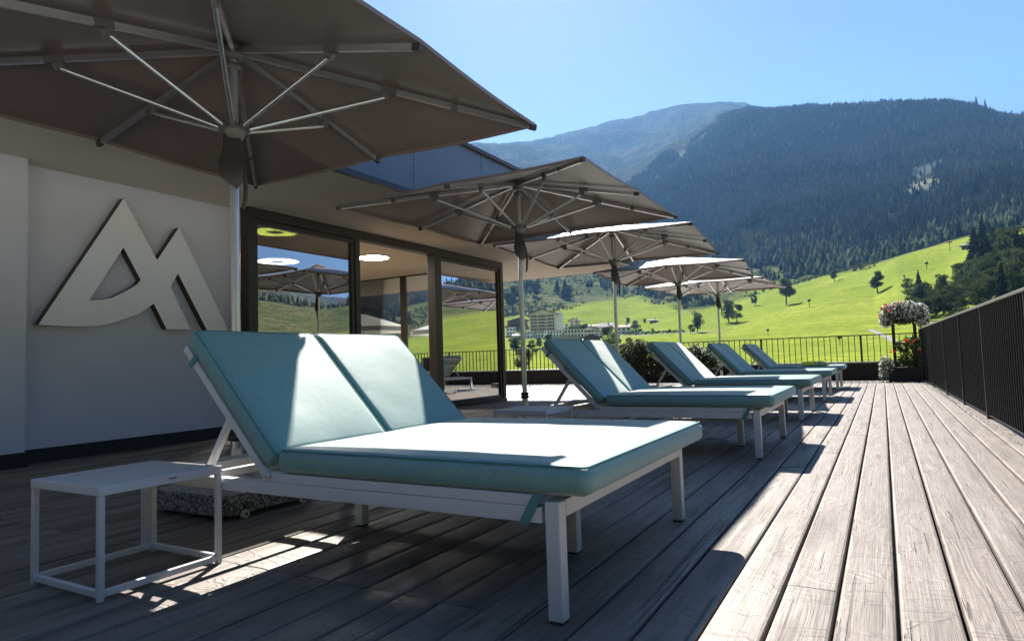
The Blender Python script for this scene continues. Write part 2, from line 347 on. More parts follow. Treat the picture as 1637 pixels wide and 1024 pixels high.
def terrain():
    A = np.broadcast_to(AZ[:, None], TX.shape); R = np.broadcast_to(RR[None], TX.shape); j = (fbm(TX/60, TY/60, 4, 5)-.5)
    fo = ((R > f_base(A)+j*90)&(R < f_top(A)+j*500)).astype(float)
    sc = 1/(1+np.exp(-(R-f_mead(A)-j*70)/8)); j2 = fbm(TX/30, TY/30, 4, 15)-.5; rk = scree(A+j2*1.8, R+j2*260).astype(float)*np.clip(fbm(TX/14, TY/22, 3, 71)*2.2, .3, 1)
    rk = np.maximum(rk, ((R > 2100)&(fbm(TX/120, TY/120, 5, 21, True) > .72)).astype(float)*.25)
    rk = np.maximum(rk, (R < 75).astype(float))  # unseen ground near the terrace coloured as rock to cut green bounce light
    na, nr = TX.shape; V = np.stack([TX, TY, TZ], -1).reshape(-1, 3)
    idx = np.arange(na*nr).reshape(na, nr); q = np.stack([idx[:-1, :-1], idx[:-1, 1:], idx[1:, 1:], idx[1:, :-1]], -1).reshape(-1, 4)
    me = bpy.data.meshes.new('meadow_and_hills'); me.vertices.add(len(V)); me.vertices.foreach_set('co', V.ravel())
    me.loops.add(q.size); me.loops.foreach_set('vertex_index', q.ravel().astype(np.int32)); me.polygons.add(len(q))
    me.polygons.foreach_set('loop_start', np.arange(0, q.size, 4, dtype=np.int32)); me.polygons.foreach_set('use_smooth', np.ones(len(q), bool)); me.update(calc_edges=True)
    ca = me.color_attributes.new('cover', 'FLOAT_COLOR', 'POINT'); ca.data.foreach_set('color', np.stack([fo, sc, rk, ((R > f_top(A)+j*500)).astype(float)], -1).ravel().astype(np.float32))
    t = NT('grass_scrub_and_rock'); at = t.node('Attribute', attribute_name='cover'); sp = t.node('SeparateColor'); t.l.new(at.outputs['Color'], sp.inputs[0])
    v = t.coords(); n1 = t.noise(v, .02, 6, .6); n2 = t.noise(v, .35, 5, .65); n3 = t.noise(v, .07, 4, .6)
    g = t.mix(t.ramp(n1, [(.3, 0.), (.7, 1.)]), (.17, .24, .035), (.34, .37, .06)); g = t.mix(t.ramp(n2, [(.38, 0.), (.62, .75)]), g, (.12, .18, .025))
    wv = t.node('TexWave', bands_direction='DIAGONAL'); t.l.new(v, wv.inputs['Vector']); wv.inputs['Scale'].default_value = .035; wv.inputs['Distortion'].default_value = 9; wv.inputs['Detail'].default_value = 3; wv.inputs['Detail Scale'].default_value = .6
    g = t.mix(t.ramp(wv.outputs['Fac'], [(.55, 0.), (.9, .4)]), g, (.17, .20, .045))
    s = t.mix(t.ramp(n3, [(.42, 0.), (.6, 1.)]), (.085, .115, .03), (.19, .17, .085)); s = t.mix(t.ramp(n2, [(.45, 0.), (.6, .85)]), s, (.035, .05, .02))
    g = t.mix(sp.outputs[1], g, s)
    alp = t.mix(t.ramp(n3, [(.35, 0.), (.65, 1.)]), (.014, .024, .014), (.10, .085, .045))
    g = t.mix(at.outputs['Alpha'], g, alp)
    g = t.mix(sp.outputs[0], g, t.mix(n2, (.012, .016, .010), (.035, .034, .018)))
    g = t.mix(sp.outputs[2], g, t.mix(n2, (.07, .085, .045), (.30, .30, .22)))
    t.l.new(g, t.b.inputs['Base Color']); t.b.inputs['Roughness'].default_value = 1; t.b.inputs['Specular IOR Level'].default_value = 0
    t.bump(t.math('ADD', n2, t.math('MULTIPLY', t.noise(v, 1.6, 3, .6), .4)), .7, 1.2)
    me.materials.append(t.m); o = link('hillside_ground', me); tag(o, kind='structure')
terrain()
base_g = MB(); base_g.add([(math.cos(2*math.pi*k/32)*19, math.sin(2*math.pi*k/32)*19, -4.6) for k in range(32)], [tuple(range(32))]); tag(base_g.build('ground_under_terrace', M['stone']), kind='structure')

def bounce_ring():  # added pale ring hidden below the terrace, bounces sunlight up onto wall and soffit
    s = MB(); n = 64; rs = [16, 22, 30, 40, 50, 60, 70]; v = []
    for r in rs:
        for k in range(n): a = 2*math.pi*k/n; x, y = r*math.cos(a), r*math.sin(a); v.append((x, y, ground(x, y)+.25))
    s.add(v, [(i*n+k, (i+1)*n+k, (i+1)*n+(k+1) % n, i*n+(k+1) % n) for i in range(len(rs)-1) for k in range(n)])
    tag(s.build('added_bounce_ring', simple('pale_bounce_surface', (.56, .54, .50), .85, 0, .08, .6)), kind='structure')
bounce_ring()
# far wood: one mass of small conifers
def forest():
    N = 95000; az = RNG.uniform(-46, 14, N); r = np.sqrt(RNG.uniform(520**2, 2300**2, N))
    az2 = RNG.uniform(22, 64, 9000); r2 = np.sqrt(RNG.uniform(480**2, 1700**2, 9000)); az = np.append(az, az2); r = np.append(r, r2)
    x = r*np.sin(np.radians(az)); y = r*np.cos(np.radians(az)); j = fbm(x/60, y/60, 4, 5)-.5
    dens = fbm(x/45, y/45, 4, 33)
    ok = (r > f_base(az)+j*90)&(r < f_top(az)+j*500)&(~(scree(az+(fbm(x/30, y/30, 4, 15)-.5)*1.8, r+(fbm(x/30, y/30, 4, 15)-.5)*260)&(RNG.random(len(r)) < .93)))&(r < np.where(az > -8.5, 1900, 2300))&(dens > .36+RNG.uniform(-.1, .06, len(r)))
    # scattered clumps on the alpine pasture below the wood and on the far mountain
    cl = (r > f_mead(az)+30)&(r < f_base(az))&(az < -3)&(fbm(x/40, y/40, 4, 77) > .60)
    ok = ok | cl
    x, y, r, az, dens = x[ok], y[ok], r[ok], az[ok], dens[ok]; n = len(x)
    z = np.array([ground(a, b) for a, b in zip(x, y)])
    h = RNG.uniform(7, 12.5, n)*np.where(RNG.random(n) < .06, 1.35, 1)*(.85+.35*dens); w = h*RNG.uniform(.16, .23, n)
    dec = RNG.random(n) < np.clip((f_base(az)+170-r)/240, .035, .55); w = np.where(dec, h*.30, w); h = np.where(dec, h*.8, h)
    V = []; F = []; S = 6
    ang = np.linspace(0, 2*np.pi, S, endpoint=False)
    Vs = []; Fs = []; off = 0; Cs = []
    for (zb, zt, wr) in ((.08, .55, 1.0), (.32, .8, .74), (.58, 1.0, .46)):
        a = ang[None]+RNG.uniform(0, 6.28, n)[:, None]; rad = w[:, None]*wr*RNG.uniform(.65, 1.2, (n, S))
        zbb = np.where(dec, zb*.8, zb)[:, None]*h[:, None]*RNG.uniform(.8, 1.15, (n, S)); ztt = np.where(dec, np.minimum(zt+.1, 1), zt)*h
        ring = np.stack([x[:, None]+rad*np.cos(a), y[:, None]+rad*np.sin(a), z[:, None]+zbb], -1)
        top = np.stack([x+RNG.normal(0, .3, n), y, z+ztt], -1)[:, None]
        v = np.concatenate([ring, top], 1); b = off+np.arange(n)*(S+1); 
        for k in range(S): Fs.append(np.stack([b+k, b+(k+1) % S, b+S], -1))
        Vs.append(v.reshape(-1, 3)); off += n*(S+1); Cs.append(np.repeat(dec.astype(float), S+1))
    # light crowns of the broadleaf trees get a second ring higher up, so they read round
    V = np.concatenate(Vs); Fc = np.concatenate(Fs); c = np.concatenate(Cs)
    me = bpy.data.meshes.new('forest'); me.vertices.add(len(V)); me.vertices.foreach_set('co', V.ravel()); me.loops.add(Fc.size)
    me.loops.foreach_set('vertex_index', Fc.ravel().astype(np.int32)); me.polygons.add(len(Fc)); me.polygons.foreach_set('loop_start', np.arange(0, Fc.size, 3, dtype=np.int32)); me.update(calc_edges=True)
    tone = np.clip(RNG.random(n)**2*.7+(fbm(x/90, y/90, 3, 61)-.35)*.9, 0, 1); rv = np.concatenate([np.repeat(tone, S+1) for _ in range(3)])
    ca = me.color_attributes.new('kindmix', 'FLOAT_COLOR', 'POINT'); ca.data.foreach_set('color', np.stack([c, rv, c, c], -1).ravel().astype(np.float32))
    t = NT('far_wood_foliage'); at = t.node('Attribute', attribute_name='kindmix'); sp = t.node('SeparateColor'); t.l.new(at.outputs[0], sp.inputs[0])
    a = t.mix(sp.outputs[1], (.005, .011, .008), (.055, .062, .040)); b = t.mix(sp.outputs[1], (.05, .075, .025), (.11, .11, .055))
    c2 = t.mix(sp.outputs[0], a, b); t.l.new(c2, t.b.inputs['Base Color']); t.b.inputs['Roughness'].default_value = .9; t.b.inputs['Specular IOR Level'].default_value = .0
    me.materials.append(t.m); o = link('mountain_forest', me, kind='stuff'); tag(o, 'dense dark conifer wood covering the mountainside', 'forest')
    print('forest trees', n)
forest()

def scrub():
    rg = np.random.default_rng(3); V = []; F = []; n = 0; o = 0
    while n < 2600:
        az = rg.uniform(-40, 0); r = rg.uniform(380, 1000); x = r*math.sin(math.radians(az)); y = r*math.cos(math.radians(az))
        if not (f_mead(az)-25 < r < f_base(az)+30) or float(fbm(x/35, y/35, 4, 51)) < .5: continue
        z = ground(x, y); h = rg.uniform(.8, 2.6); n += 1
        for q in range(3):
            c = np.array([x, y, z+h*.4])+rg.normal(size=3)*h*.35; p = rg.normal(size=(6, 3)); p /= np.linalg.norm(p, axis=1)[:, None]; p = c+p*h*.6
            V += p.tolist(); F += [(o, o+1, o+2), (o+3, o+4, o+5), (o, o+2, o+4), (o+1, o+3, o+5)]; o += 6
    me = bpy.data.meshes.new('scrub_bushes'); me.from_pydata(V, [], F); me.materials.append(M['crown']); tag(link('scrub_bushes', me), 'low scrub bushes dotted over the rough pasture below the wood', 'scrub', kind='stuff')
scrub()

# ------------------------------------------------------------------ haze
hz = MB(); hz.box((-4900, -4900, -12), (4900, 4900, 1700)); t = NT('valley_haze'); pv = t.node('VolumePrincipled')
pv.inputs['Density'].default_value = .0001; pv.inputs['Color'].default_value = (.22, .50, 1, 1); pv.inputs['Anisotropy'].default_value = .25
t.l.new(pv.outputs[0], t.out.inputs['Volume']); t.n.remove(t.b)
ho = hz.build('haze', t.m); tag(ho, 'pale blue haze filling the valley', 'haze', kind='stuff')

# ------------------------------------------------------------------ terrace deck
deck = tag(empty('terrace_deck'), kind='structure')
PM = {}
def plank_mesh(L, w=.1415):
    k = (round(L, 2), w)
    if k in PM: return PM[k]
    h = .028; c = .0075; prof = [(-w/2, -h), (w/2, -h), (w/2, -c), (w/2-c*.35, -c*.3), (w/2-c*1.3, 0), (0, .0008), (-w/2+c*1.3, 0), (-w/2+c*.35, -c*.3), (-w/2, -c)]
    s = MB(); n = len(prof); vs = [(x, y, z) for y in (.0025, L-.0025) for x, z in prof]
    s.add(vs, [tuple(range(n))]+[tuple(range(2*n-1, n-1, -1))]+[(i+n, (i+1) % n+n, (i+1) % n, i) for i in range(n)])
    PM[k] = s.mesh('plank', M['deck']); return PM[k]
def plank(x, y0, y1):
    o = link('plank', plank_mesh(y1-y0), deck, (x, y0, random.uniform(-.0012, .0012)), (random.uniform(-.0002, .0002), random.uniform(-.006, .006), random.uniform(-.0004, .0004)))
PITCH = .150
def fence_x(y): return .905-.019*(y-5)
for k in range(-46, 6):
    x = -.006+PITCH*(k+.5)
    if k < -7: cuts = [-2.37, 1.633, 5.633, 9.633, 13.633] if k % 2 or x > -4.0 else [-2.37, 1.633, 3.9, 7.9, 11.9]
    else: o_ = random.choice([.4, 1.1, 2.9, 3.6, 2.2]); cuts = [o_-4.0, o_, o_+4, o_+8, o_+12]
    if x > .62: cuts = [-2.37, 1.9, 5.9, 9.9, 12.8]
    ends = [-2.37]+[c for c in cuts if -2.2 < c < 16.0]+[16.28]
    for a, b in zip(ends[:-1], ends[1:]): plank(x, a, b)
for k in range(47, 97):
    plank(-.006-PITCH*(k-.5), 10.3, 16.28)
under = MB(); under.box((-14.5, 10.3, -.12), (-6.95, 16.6, -.06)); under.box((-6.95, -2.4, -.12), (1.1, 16.6, -.06)); tag(under.build('deck_substructure', M['black']), kind='structure')
# gravel in the gutter by the right fence
gr = MB()
for i in range(2600):
    y = random.uniform(3.5, 16.2); x = fence_x(y)-.045+random.uniform(-.05, .045); r = random.uniform(.006, .014); z = -.012+random.uniform(0, .014)
    p = [Vector((x, y, z))+Vector(d)*r*random.uniform(.7, 1.2) for d in ((1, 0, 0), (-1, 0, 0), (0, 1.3, 0), (0, -1.3, 0), (0, 0, .7), (0, 0, -.7))]
    gr.add(p, [(0, 2, 4), (2, 1, 4), (1, 3, 4), (3, 0, 4), (2, 0, 5), (1, 2, 5), (3, 1, 5), (0, 3, 5)])
tag(gr.build('gutter_gravel', M['stone']), 'loose gravel in the gutter along the black fence', 'gravel', kind='stuff')
gut = MB(); gut.add([(.80, -2.4, -.02), (1.05, -2.4, -.02), (1.05, 16.6, -.02), (.80, 16.6, -.02)], [(0, 1, 2, 3)]); tag(gut.build('gutter_bed', M['stone']), kind='structure')

# ------------------------------------------------------------------ fences
def fence_right():
    f = empty('railing', (fence_x(5), 5, 0), 0, 'black vertical bar railing running along the right edge of the deck', 'railing'); f.rotation_euler.z = math.atan(.019)
    L0, L1 = -7.2, 11.35
    s = MB(); s.bbox((-.012, L0, 1.085), (.05, L1, 1.112), .004); s.build('top_rail', M['rail'], f)
    s = MB(); s.box((.0, L0, .03), (.035, L1, .045)); s.build('bottom_rail', M['fence'], f)
    b = MB(); b.box((-.005, -.005, .045), (.042, .005, 1.085)); bar = b.mesh('bar', M['fence'])
    y = L0+.05
    while y < L1-.02: link('bar', bar, f, (0, y, 0)); y += .095
    b = MB(); b.box((-.012, -.008, -.03), (.044, .008, 1.084)); post = b.mesh('post', M['trim'])
    for y in (-5.4, -3.3, -1.2, .72, 2.75, 4.5, 6.4, 8.6, 11.3): link('post', post, f, (-.004, y+.045, 0))
fence_right()
def fence_back():
    f = empty('railing', (-6.6, 16.42, 0), 0, 'black railing with low slatted board panel across the far end of the deck', 'railing')
    X0, X1 = -7.4, 7.33
    s = MB(); s.bbox((X0, -.02, 1.0), (X1, .03, 1.022), .004); s.build('top_rail', M['fence'], f)
    s = MB(); s.bbox((X0, -.05, .402), (X1, .09, .428), .004); s.build('coping', M['coping'], f)
    b = MB(); b.box((-.007, -.006, .428), (.007, .02, 1.0)); bar = b.mesh('bar', M['fence'])
    b = MB(); b.box((-.045, -.03, .01), (.045, -.006, .40)); sl_ = b.mesh('slat', M['slat'])
    b = MB(); b.box((-.02, -.012, .428), (.02, .028, .999)); post = b.mesh('post', M['fence'])
    x = X0+.05; i = 0
    while x < X1:
        if i % 17 == 8: link('post', post, f, (x, 0, 0))
        else: link('bar', bar, f, (x, 0, 0))
        x += .123; i += 1
    x = X0+.05
    while x < X1: link('slat', sl_, f, (x, 0, 0)); x += .1
    s = MB(); s.box((X0, .0, .0), (X1, .02, .40)); s.build('panel_backing', M['fence'], f)
fence_back()

# ------------------------------------------------------------------ building
B = empty('hotel_building', (-6.2, 5, 0), 0, 'white rendered building with glazed corner under a wide overhanging roof', 'building')
WX = -6.15; GX = -5.96
def bpart(name, a, b, m, bev=0, **k):
    s = MB(); off = Vector((-6.2, 5, 0)); a = Vector(a)-off; b = Vector(b)-off; (s.bbox(a, b, bev) if bev else s.box(a, b)); return s.build(name, m, B, **k)
bpart('wall', (WX-.3, 2.64, .02), (WX, 4.72, 2.488), M['plaster'])
bpart('pillar', (WX-.3, -2.4, .02), (WX+.16, 2.64, 2.488), M['plaster'])
bpart('baseboard', (WX-.02, 2.64, .0), (WX+.018, 4.72, .115), M['black'])
bpart('baseboard', (WX+.14, -2.4, .0), (WX+.178, 2.655, .115), M['black'])
bpart('soffit', (-15, -4, 2.49), (-4.23, 12.78, 2.56), M['soffit'])
bpart('roof_slab', (-15, -4, 2.56), (-4.30, 12.70, 3.28), M['trim'])
bpart('drip_edge', (-4.262, -4, 2.485), (-4.205, 12.80, 2.54), M['trim'])
bpart('roof_cap', (-15, -4, 3.285), (-4.18, 12.82, 3.33), M['trim'])
bpart('drip_edge', (-15, 12.782, 2.485), (-4.265, 12.81, 2.54), M['trim'])
ys = [-4, -2.7, -1.34, .02, 1.38, 2.74, 4.095, 5.451, 6.808, 8.165, 9.52, 10.88, 12.24, 12.80]
for a, b in zip(ys[:-1], ys[1:]): bpart('fascia_panel', (-4.298, a+.004, 2.545), (-4.222, b-.004, 3.283), M['zinc'])
# glazing along the terrace
def window(y0, y1, name_label):
    f = MB(); t_ = .055; off = Vector((-6.2, 5, 0))
    def bb(a, b): f.bbox(Vector(a)-off, Vector(b)-off, .003)
    bb((GX-.05, y0, .05), (GX+.012, y0+t_, 2.372)); bb((GX-.05, y1-t_, .05), (GX+.012, y1, 2.372))
    bb((GX-.048, y0+t_, .05), (GX+.010, y1-t_, .11)); bb((GX-.048, y0+t_, 2.31), (GX+.010, y1-t_, 2.37))
    w = f.build('window', M['frame'], B, label=name_label)
    p = MB(); p.box(Vector((GX-.022, y0+t_, .11))-off, Vector((GX-.016, y1-t_, 2.31))-off); p.build('pane', M['glass'], w)
bpart('window_header', (GX-.10, 4.72, 2.375), (GX+.03, 10.2, 2.488), M['frame'], .004)
bpart('window_sill', (GX-.10, 4.72, .0), (GX+.045, 10.2, .048), M['frame'], .004)
bpart('window_jamb', (GX-.10, 4.72, .05), (GX+.03, 4.80, 2.374), M['frame'], .004)
bpart('mullion', (GX-.10, 6.38, .05), (GX+.028, 6.47, 2.374), M['frame'], .004)
bpart('mullion', (GX-.10, 8.10, .05), (GX+.05, 8.26, 2.374), M['frame'], .004)
bpart('corner_post', (GX-.12, 10.10, .05), (GX+.032, 10.20, 2.374), M['frame'], .004)
window(4.803, 6.377, None); window(8.263, 10.097, None)
# end wall glazing, interior
EY = 10.15
bpart('window_header', (-13.5, EY-.05, 2.42), (GX-.13, EY+.03, 2.485), M['frame'])
bpart('window_sill', (-13.5, EY-.05, .0), (GX-.13, EY+.03, .05), M['frame'])
for x in (-8.17, -10.6, -13.4): bpart('mullion', (x-.055, EY-.06, .05), (x+.055, EY+.02, 2.42), M['frame'])
for a, b in ((-8.11, GX-.13), (-10.54, -8.23), (-13.34, -10.66)): bpart('pane', (a, EY-.02, .05), (b, EY-.014, 2.42), M['glass_in'])
bpart('floor', (-13.6, 2.64, -.02), (WX-.31, 10.1, .02), M['intfloor'])
bpart('floor', (WX-.309, 4.725, -.02), (GX-.105, 10.1, .02), M['intfloor'])
bpart('ceiling', (-13.6, 2.64, 2.44), (WX-.31, 10.09, 2.47), M['ceiling'])
bpart('ceiling', (WX-.309, 4.725, 2.44), (GX-.11, 10.09, 2.47), M['ceiling'])
bpart('back_wall', (-13.8, 2.6, .0), (-13.6, 10.2, 2.489), M['interior'])
bpart('side_wall', (-13.6, 2.5, .02), (WX-.31, 2.63, 2.489), M['interior'])
bpart('column', (-7.0, 9.5, .021), (-6.72, 9.78, 2.438), M['plaster'])
for (x, y, m, r, lab) in ((-6.52, 5.60, 'lamp_y', .27, 'yellow green ring lamp on the ceiling at the top of the first glass panel'), (-8.33, 7.19, 'lamp_w', .32, 'large white ring lamp further inside behind the first glass panel'), (-6.98, 7.92, 'lamp_w', .24, 'white ring lamp on the ceiling behind the middle glass panel')):
    l_ = empty('ceiling_light', (x, y, 2.44), 0, lab, 'ceiling light', 'ring lamps on the indoor ceiling')
    s = MB(); s.lathe((0, 0, 0), [(r, -.03), (r*.36, -.03)], 40); s.build('lamp_ring', M[m], l_)
    s = MB(); s.lathe((0, 0, 0), [(r*.36, -.03), (r*.36, 0)], 40); s.lathe((0, 0, 0), [(r, 0), (r, -.03)], 40); s.build('housing', M['alu'], l_)
sd = MB(); sd.lathe((0, 0, 0), [(.06, 0), (.06, -.02), (.04, -.045), (0, -.05)], 20); o = sd.build('smoke_detector', M['alu'], None, loc=(-7.24, 6.5, 2.439)); tag(o, 'small round smoke detector on the indoor ceiling', 'detector')

# sign on the wall
LO = [(2.761, 1.139), (3.457, 2.339), (3.779, 1.797), (4.007, 2.153), (4.569, 1.13), (4.313, 1.129), (3.995, 1.685), (3.914, 1.55), (4.128, 1.131), (3.875, 1.129), (3.746, 1.372), (3.692, 1.331), (3.59, 1.262), (3.474, 1.217), (3.36, 1.172), (3.241, 1.145), (3.115, 1.134), (2.988, 1.132)]
LH = [(3.456, 1.877), (3.618, 1.589), (3.59, 1.55), (3.555, 1.521), (3.453, 1.457), (3.355, 1.404), (3.259, 1.377), (3.156, 1.365)]
def sign():
    off = (3.6, 1.1); x0, x1 = .005, .085
    cu = bpy.data.curves.new('s', 'CURVE'); cu.dimensions = '2D'; cu.fill_mode = 'FRONT'
    for P in (LO, LH):
        sp = cu.splines.new('POLY'); sp.points.add(len(P)-1); sp.use_cyclic_u = True
        for i, (a, b) in enumerate(P): sp.points[i].co = (a-off[0], b-off[1], 0, 1)
    tmp = bpy.data.objects.new('s', cu); me = bpy.data.meshes.new_from_object(tmp); bpy.data.objects.remove(tmp)
    S = empty('wall_sign', (WX, *off), 0, 'large white twin peak emblem with dark edges mounted on the plaster wall', 'sign')
    s = MB(); vs = [(x1, v.co.x, v.co.y) for v in me.vertices]; fs = [tuple(p.vertices) for p in me.polygons]
    s.add(vs, fs); s.build('face', M['logo'], S)
    s = MB()
    for P in (LO, LH):
        n = len(P); v = [(x1-.0015, a-off[0], b-off[1]) for a, b in P]+[(x0, a-off[0], b-off[1]) for a, b in P]
        s.add(v, [(i, (i+1) % n, (i+1) % n+n, i+n) for i in range(n)])
    s.build('edge', M['logo_edge'], S)
sign()

# ------------------------------------------------------------------ umbrellas
def make_umbrella():
    r = empty('parasol', (0, 0, 0)); s2 = 1.25; zr, zh, zn = 2.19, 2.485, 2.04
    s = MB(); s.tube([(0, 0, .12), (0, 0, 2.47)], .024, 20); s.build('pole', M['pole'], r)
    s = MB(); s.tube([(0, 0, .10), (0, 0, .36)], .029, 20); s.build('pole_sleeve', M['pole'], r)
    s = MB(); s.lathe((0, 0, 0), [(.025, .335), (.04, .34), (.04, .365), (.03, .37), (.04, .375), (.04, .395), (.026, .40)], 20); s.build('clamp', M['plastic'], r)
    # canopy: eight fabric fields between ribs, slightly sagging
    def P(k, u):
        a = k*math.pi/4; d = s2*math.sqrt(2) if k % 2 == 0 else s2
        z = zr+(.012 if k % 2 else 0); p = Vector((math.cos(a)*d*u, math.sin(a)*d*u, zh+.035+(z+.02-zh-.035)*u)); return p
    s = MB(); n = 12
    for k in range(8):
        vs = []; fs = []
        for i in range(n+1):
            u = max(i/n, .015)
            for j in range(n+1):
                v = j/n; p = P(k, u)*(1-v)+P((k+1) % 8, u)*v; p.z -= .022*math.sin(math.pi*v)*u*(1.0-.35*u); vs.append(p)
        for i in range(n):
            for j in range(n): a = i*(n+1)+j; fs.append((a, a+n+1, a+n+2, a+1))
        s.add(vs, fs, 0, True)
        e = [vs[n*(n+1)+j] for j in range(n+1)]; h = [p-Vector((0, 0, .022)) for p in e]
        s.add(e+h, [(j, j+1, n+2+j, n+1+j) for j in range(n)], 0)
    can = s.build('canopy', M['canvas'], r)
    s = MB(); s.lathe((0, 0, 0), [(.0, 2.56), (.05, 2.555), (.09, 2.53), (.13, 2.505)], 8); s.build('cap', M['canvas'], can)
    s = MB(); s.lathe((0, 0, 0), [(.026, 2.42), (.055, 2.43), (.06, 2.46), (.045, 2.475), (.06, 2.485), (.05, 2.50), (.0, 2.51)], 16); s.lathe((0, 0, 0), [(.025, 2.36), (.045, 2.365), (.045, 2.395), (.025, 2.40)], 16); s.build('hub', M['joint'], r)
    s = MB(); s.lathe((0, 0, 0), [(.0245, 1.97), (.045, 1.975), (.052, 2.0), (.062, 2.02), (.062, 2.045), (.03, 2.055), (.0245, 2.055)], 16)
    for k in range(8): a = k*math.pi/4; s.beam((.045*math.cos(a), .045*math.sin(a), 2.03), (.08*math.cos(a), .08*math.sin(a), 2.04), .028, .03)
    s.build('runner', M['joint'], r)
    for k in range(8):
        a = k*math.pi/4; c, q = math.cos(a), math.sin(a); d = s2*math.sqrt(2) if k % 2 == 0 else s2
        A = Vector((.05*c, .05*q, zh-.018)); E_ = Vector((c*(d-.015), q*(d-.015), zr-.006)); m_ = .62 if k % 2 == 0 else .58
        if k % 2 == 0: u_ = .47
        else: u_ = .56
        J = A.lerp(E_, u_)
        s = MB(); s.beam(A, E_, .022, .032); rib = s.build('rib', M['pole'], r)
        dd = (E_-A).normalized(); s = MB(); s.beam(E_-dd*.03, E_+dd*.018, .026, .034); s.build('rib_end', M['plastic'], rib)
        if k % 2 == 0: K = A.lerp(E_, .70); s = MB(); s.beam(K-dd*.02, K+dd*.02, .024, .036); s.build('rib_joint', M['joint'], rib)
        s = MB(); s.beam(J-dd*.045, J+dd*.045, .030, .038); s.beam(J-dd*.01-Vector((0, 0, .02)), J-dd*.03-Vector((0, 0, .055)), .024, .05); s.build('bracket', M['joint'], rib)
        s = MB(); s.tube([J-dd*.03-Vector((0, 0, .05)), (.078*c, .078*q, 2.04)], .012, 10); s.build('strut', M['pole'], r)
    bm = bmesh.new(); bmesh.ops.create_cube(bm, size=1)
    for v in bm.verts: v.co = Vector((v.co.x*.60, v.co.y*.60, .07+v.co.z*.096))
    bmesh.ops.bevel(bm, geom=[e for e in bm.edges if abs(e.verts[0].co.z-e.verts[1].co.z) > .01], offset=.035, segments=4, affect='EDGES')
    bmesh.ops.bevel(bm, geom=[e for e in bm.edges if abs(e.verts[0].co.z-e.verts[1].co.z) < .01 and e.calc_face_angle(0) > .5], offset=.008, segments=2, affect='EDGES')
    s = MB(); s.bm(bm); bm.free(); slab = s.build('base', M['terrazzo'], r)
    for (x, y) in ((.305, -.19), (.305, .17), (-.305, -.19), (-.305, .17)):
        s = MB(); c = Vector((x, y, .022)); s.tube([c-Vector((.011, 0, 0)), c+Vector((.011, 0, 0))], .021, 16); s.build('caster_wheel', M['wheel'], slab)
        s = MB(); s.tube([c-Vector((.013, 0, 0)), c+Vector((.013, 0, 0))], .008, 10); s.beam(c+Vector((-.0145, 0, 0)), c+Vector((-.0145, 0, .045)), .003, .03); s.build('caster_fork', M['plastic'], slab)
    s = MB(); s.tube([(0, 0, .118), (0, 0, .14)], .075, 24); s.tube([(0, 0, .14), (0, 0, .30)], .033, 20); s.build('pole_socket', M['pole'], slab)
    # lever handle and fabric pocket beneath the runner
    s = MB(); hp = [(-.01, -.045, 2.02), (-.012, -.05, 1.9), (-.01, -.062, 1.78), (.002, -.05, 1.70)]
    vs = []
    for (x, y, z), w in zip([(-.03, -.02, 2.03), (-.034, -.034, 1.93), (-.02, -.045, 1.84), (.0, -.052, 1.76), (.022, -.05, 1.71)], (.05, .055, .075, .07, .02)):
        vs += [(-w, y, z), (-w*.3, y-.014, z), (w*.5, y-.008, z), (w*.72, y+.012, z-.02)]
    s.add(vs, [(4*i+j, 4*i+j+1, 4*i+j+5, 4*i+j+4) for i in range(4) for j in range(3)], 0, True); s.build('handle_cover', M['plastic'], r)
    s = MB(); s.tube([(.035, -.03, 1.88), (.052, -.034, 1.80), (.06, -.036, 1.70), (.055, -.036, 1.62), (.045, -.036, 1.585)], [.010, .011, .011, .010, .007], 10); s.build('crank_handle', M['plastic'], r)
    s = MB(); s.tube([(.036, .0, 2.40), (.036, .0, 1.9)], .0035, 6); s.build('cord', M['joint'], r)
    return r
ULAB = ['nearest taupe square parasol, filling the top left corner beside the wall sign', 'second nearest taupe parasol, its pole behind the second lounger backrest and small table',
        'third taupe parasol from the front with white lit top', 'fourth taupe parasol, between the third and the smallest one', 'smallest and farthest taupe parasol on the deck']
UPOS = [(-3.032, 2.328, .826), (-3.093, 5.677, .782), (-3.162, 8.487, .887), (-3.231, 11.995, .899), (-3.176, 15.069, .727)]
um = make_umbrella()
for i, (x, y, a) in enumerate(UPOS):
    o = um if i == 0 else copy_tree(um); o.location = (x, y, 0); o.rotation_euler.z = a
    [c for c in o.children if c.name.startswith('base')][0].rotation_euler.z = -a
    tag(o, ULAB[i], 'parasol', 'taupe parasols lined up along the deck')
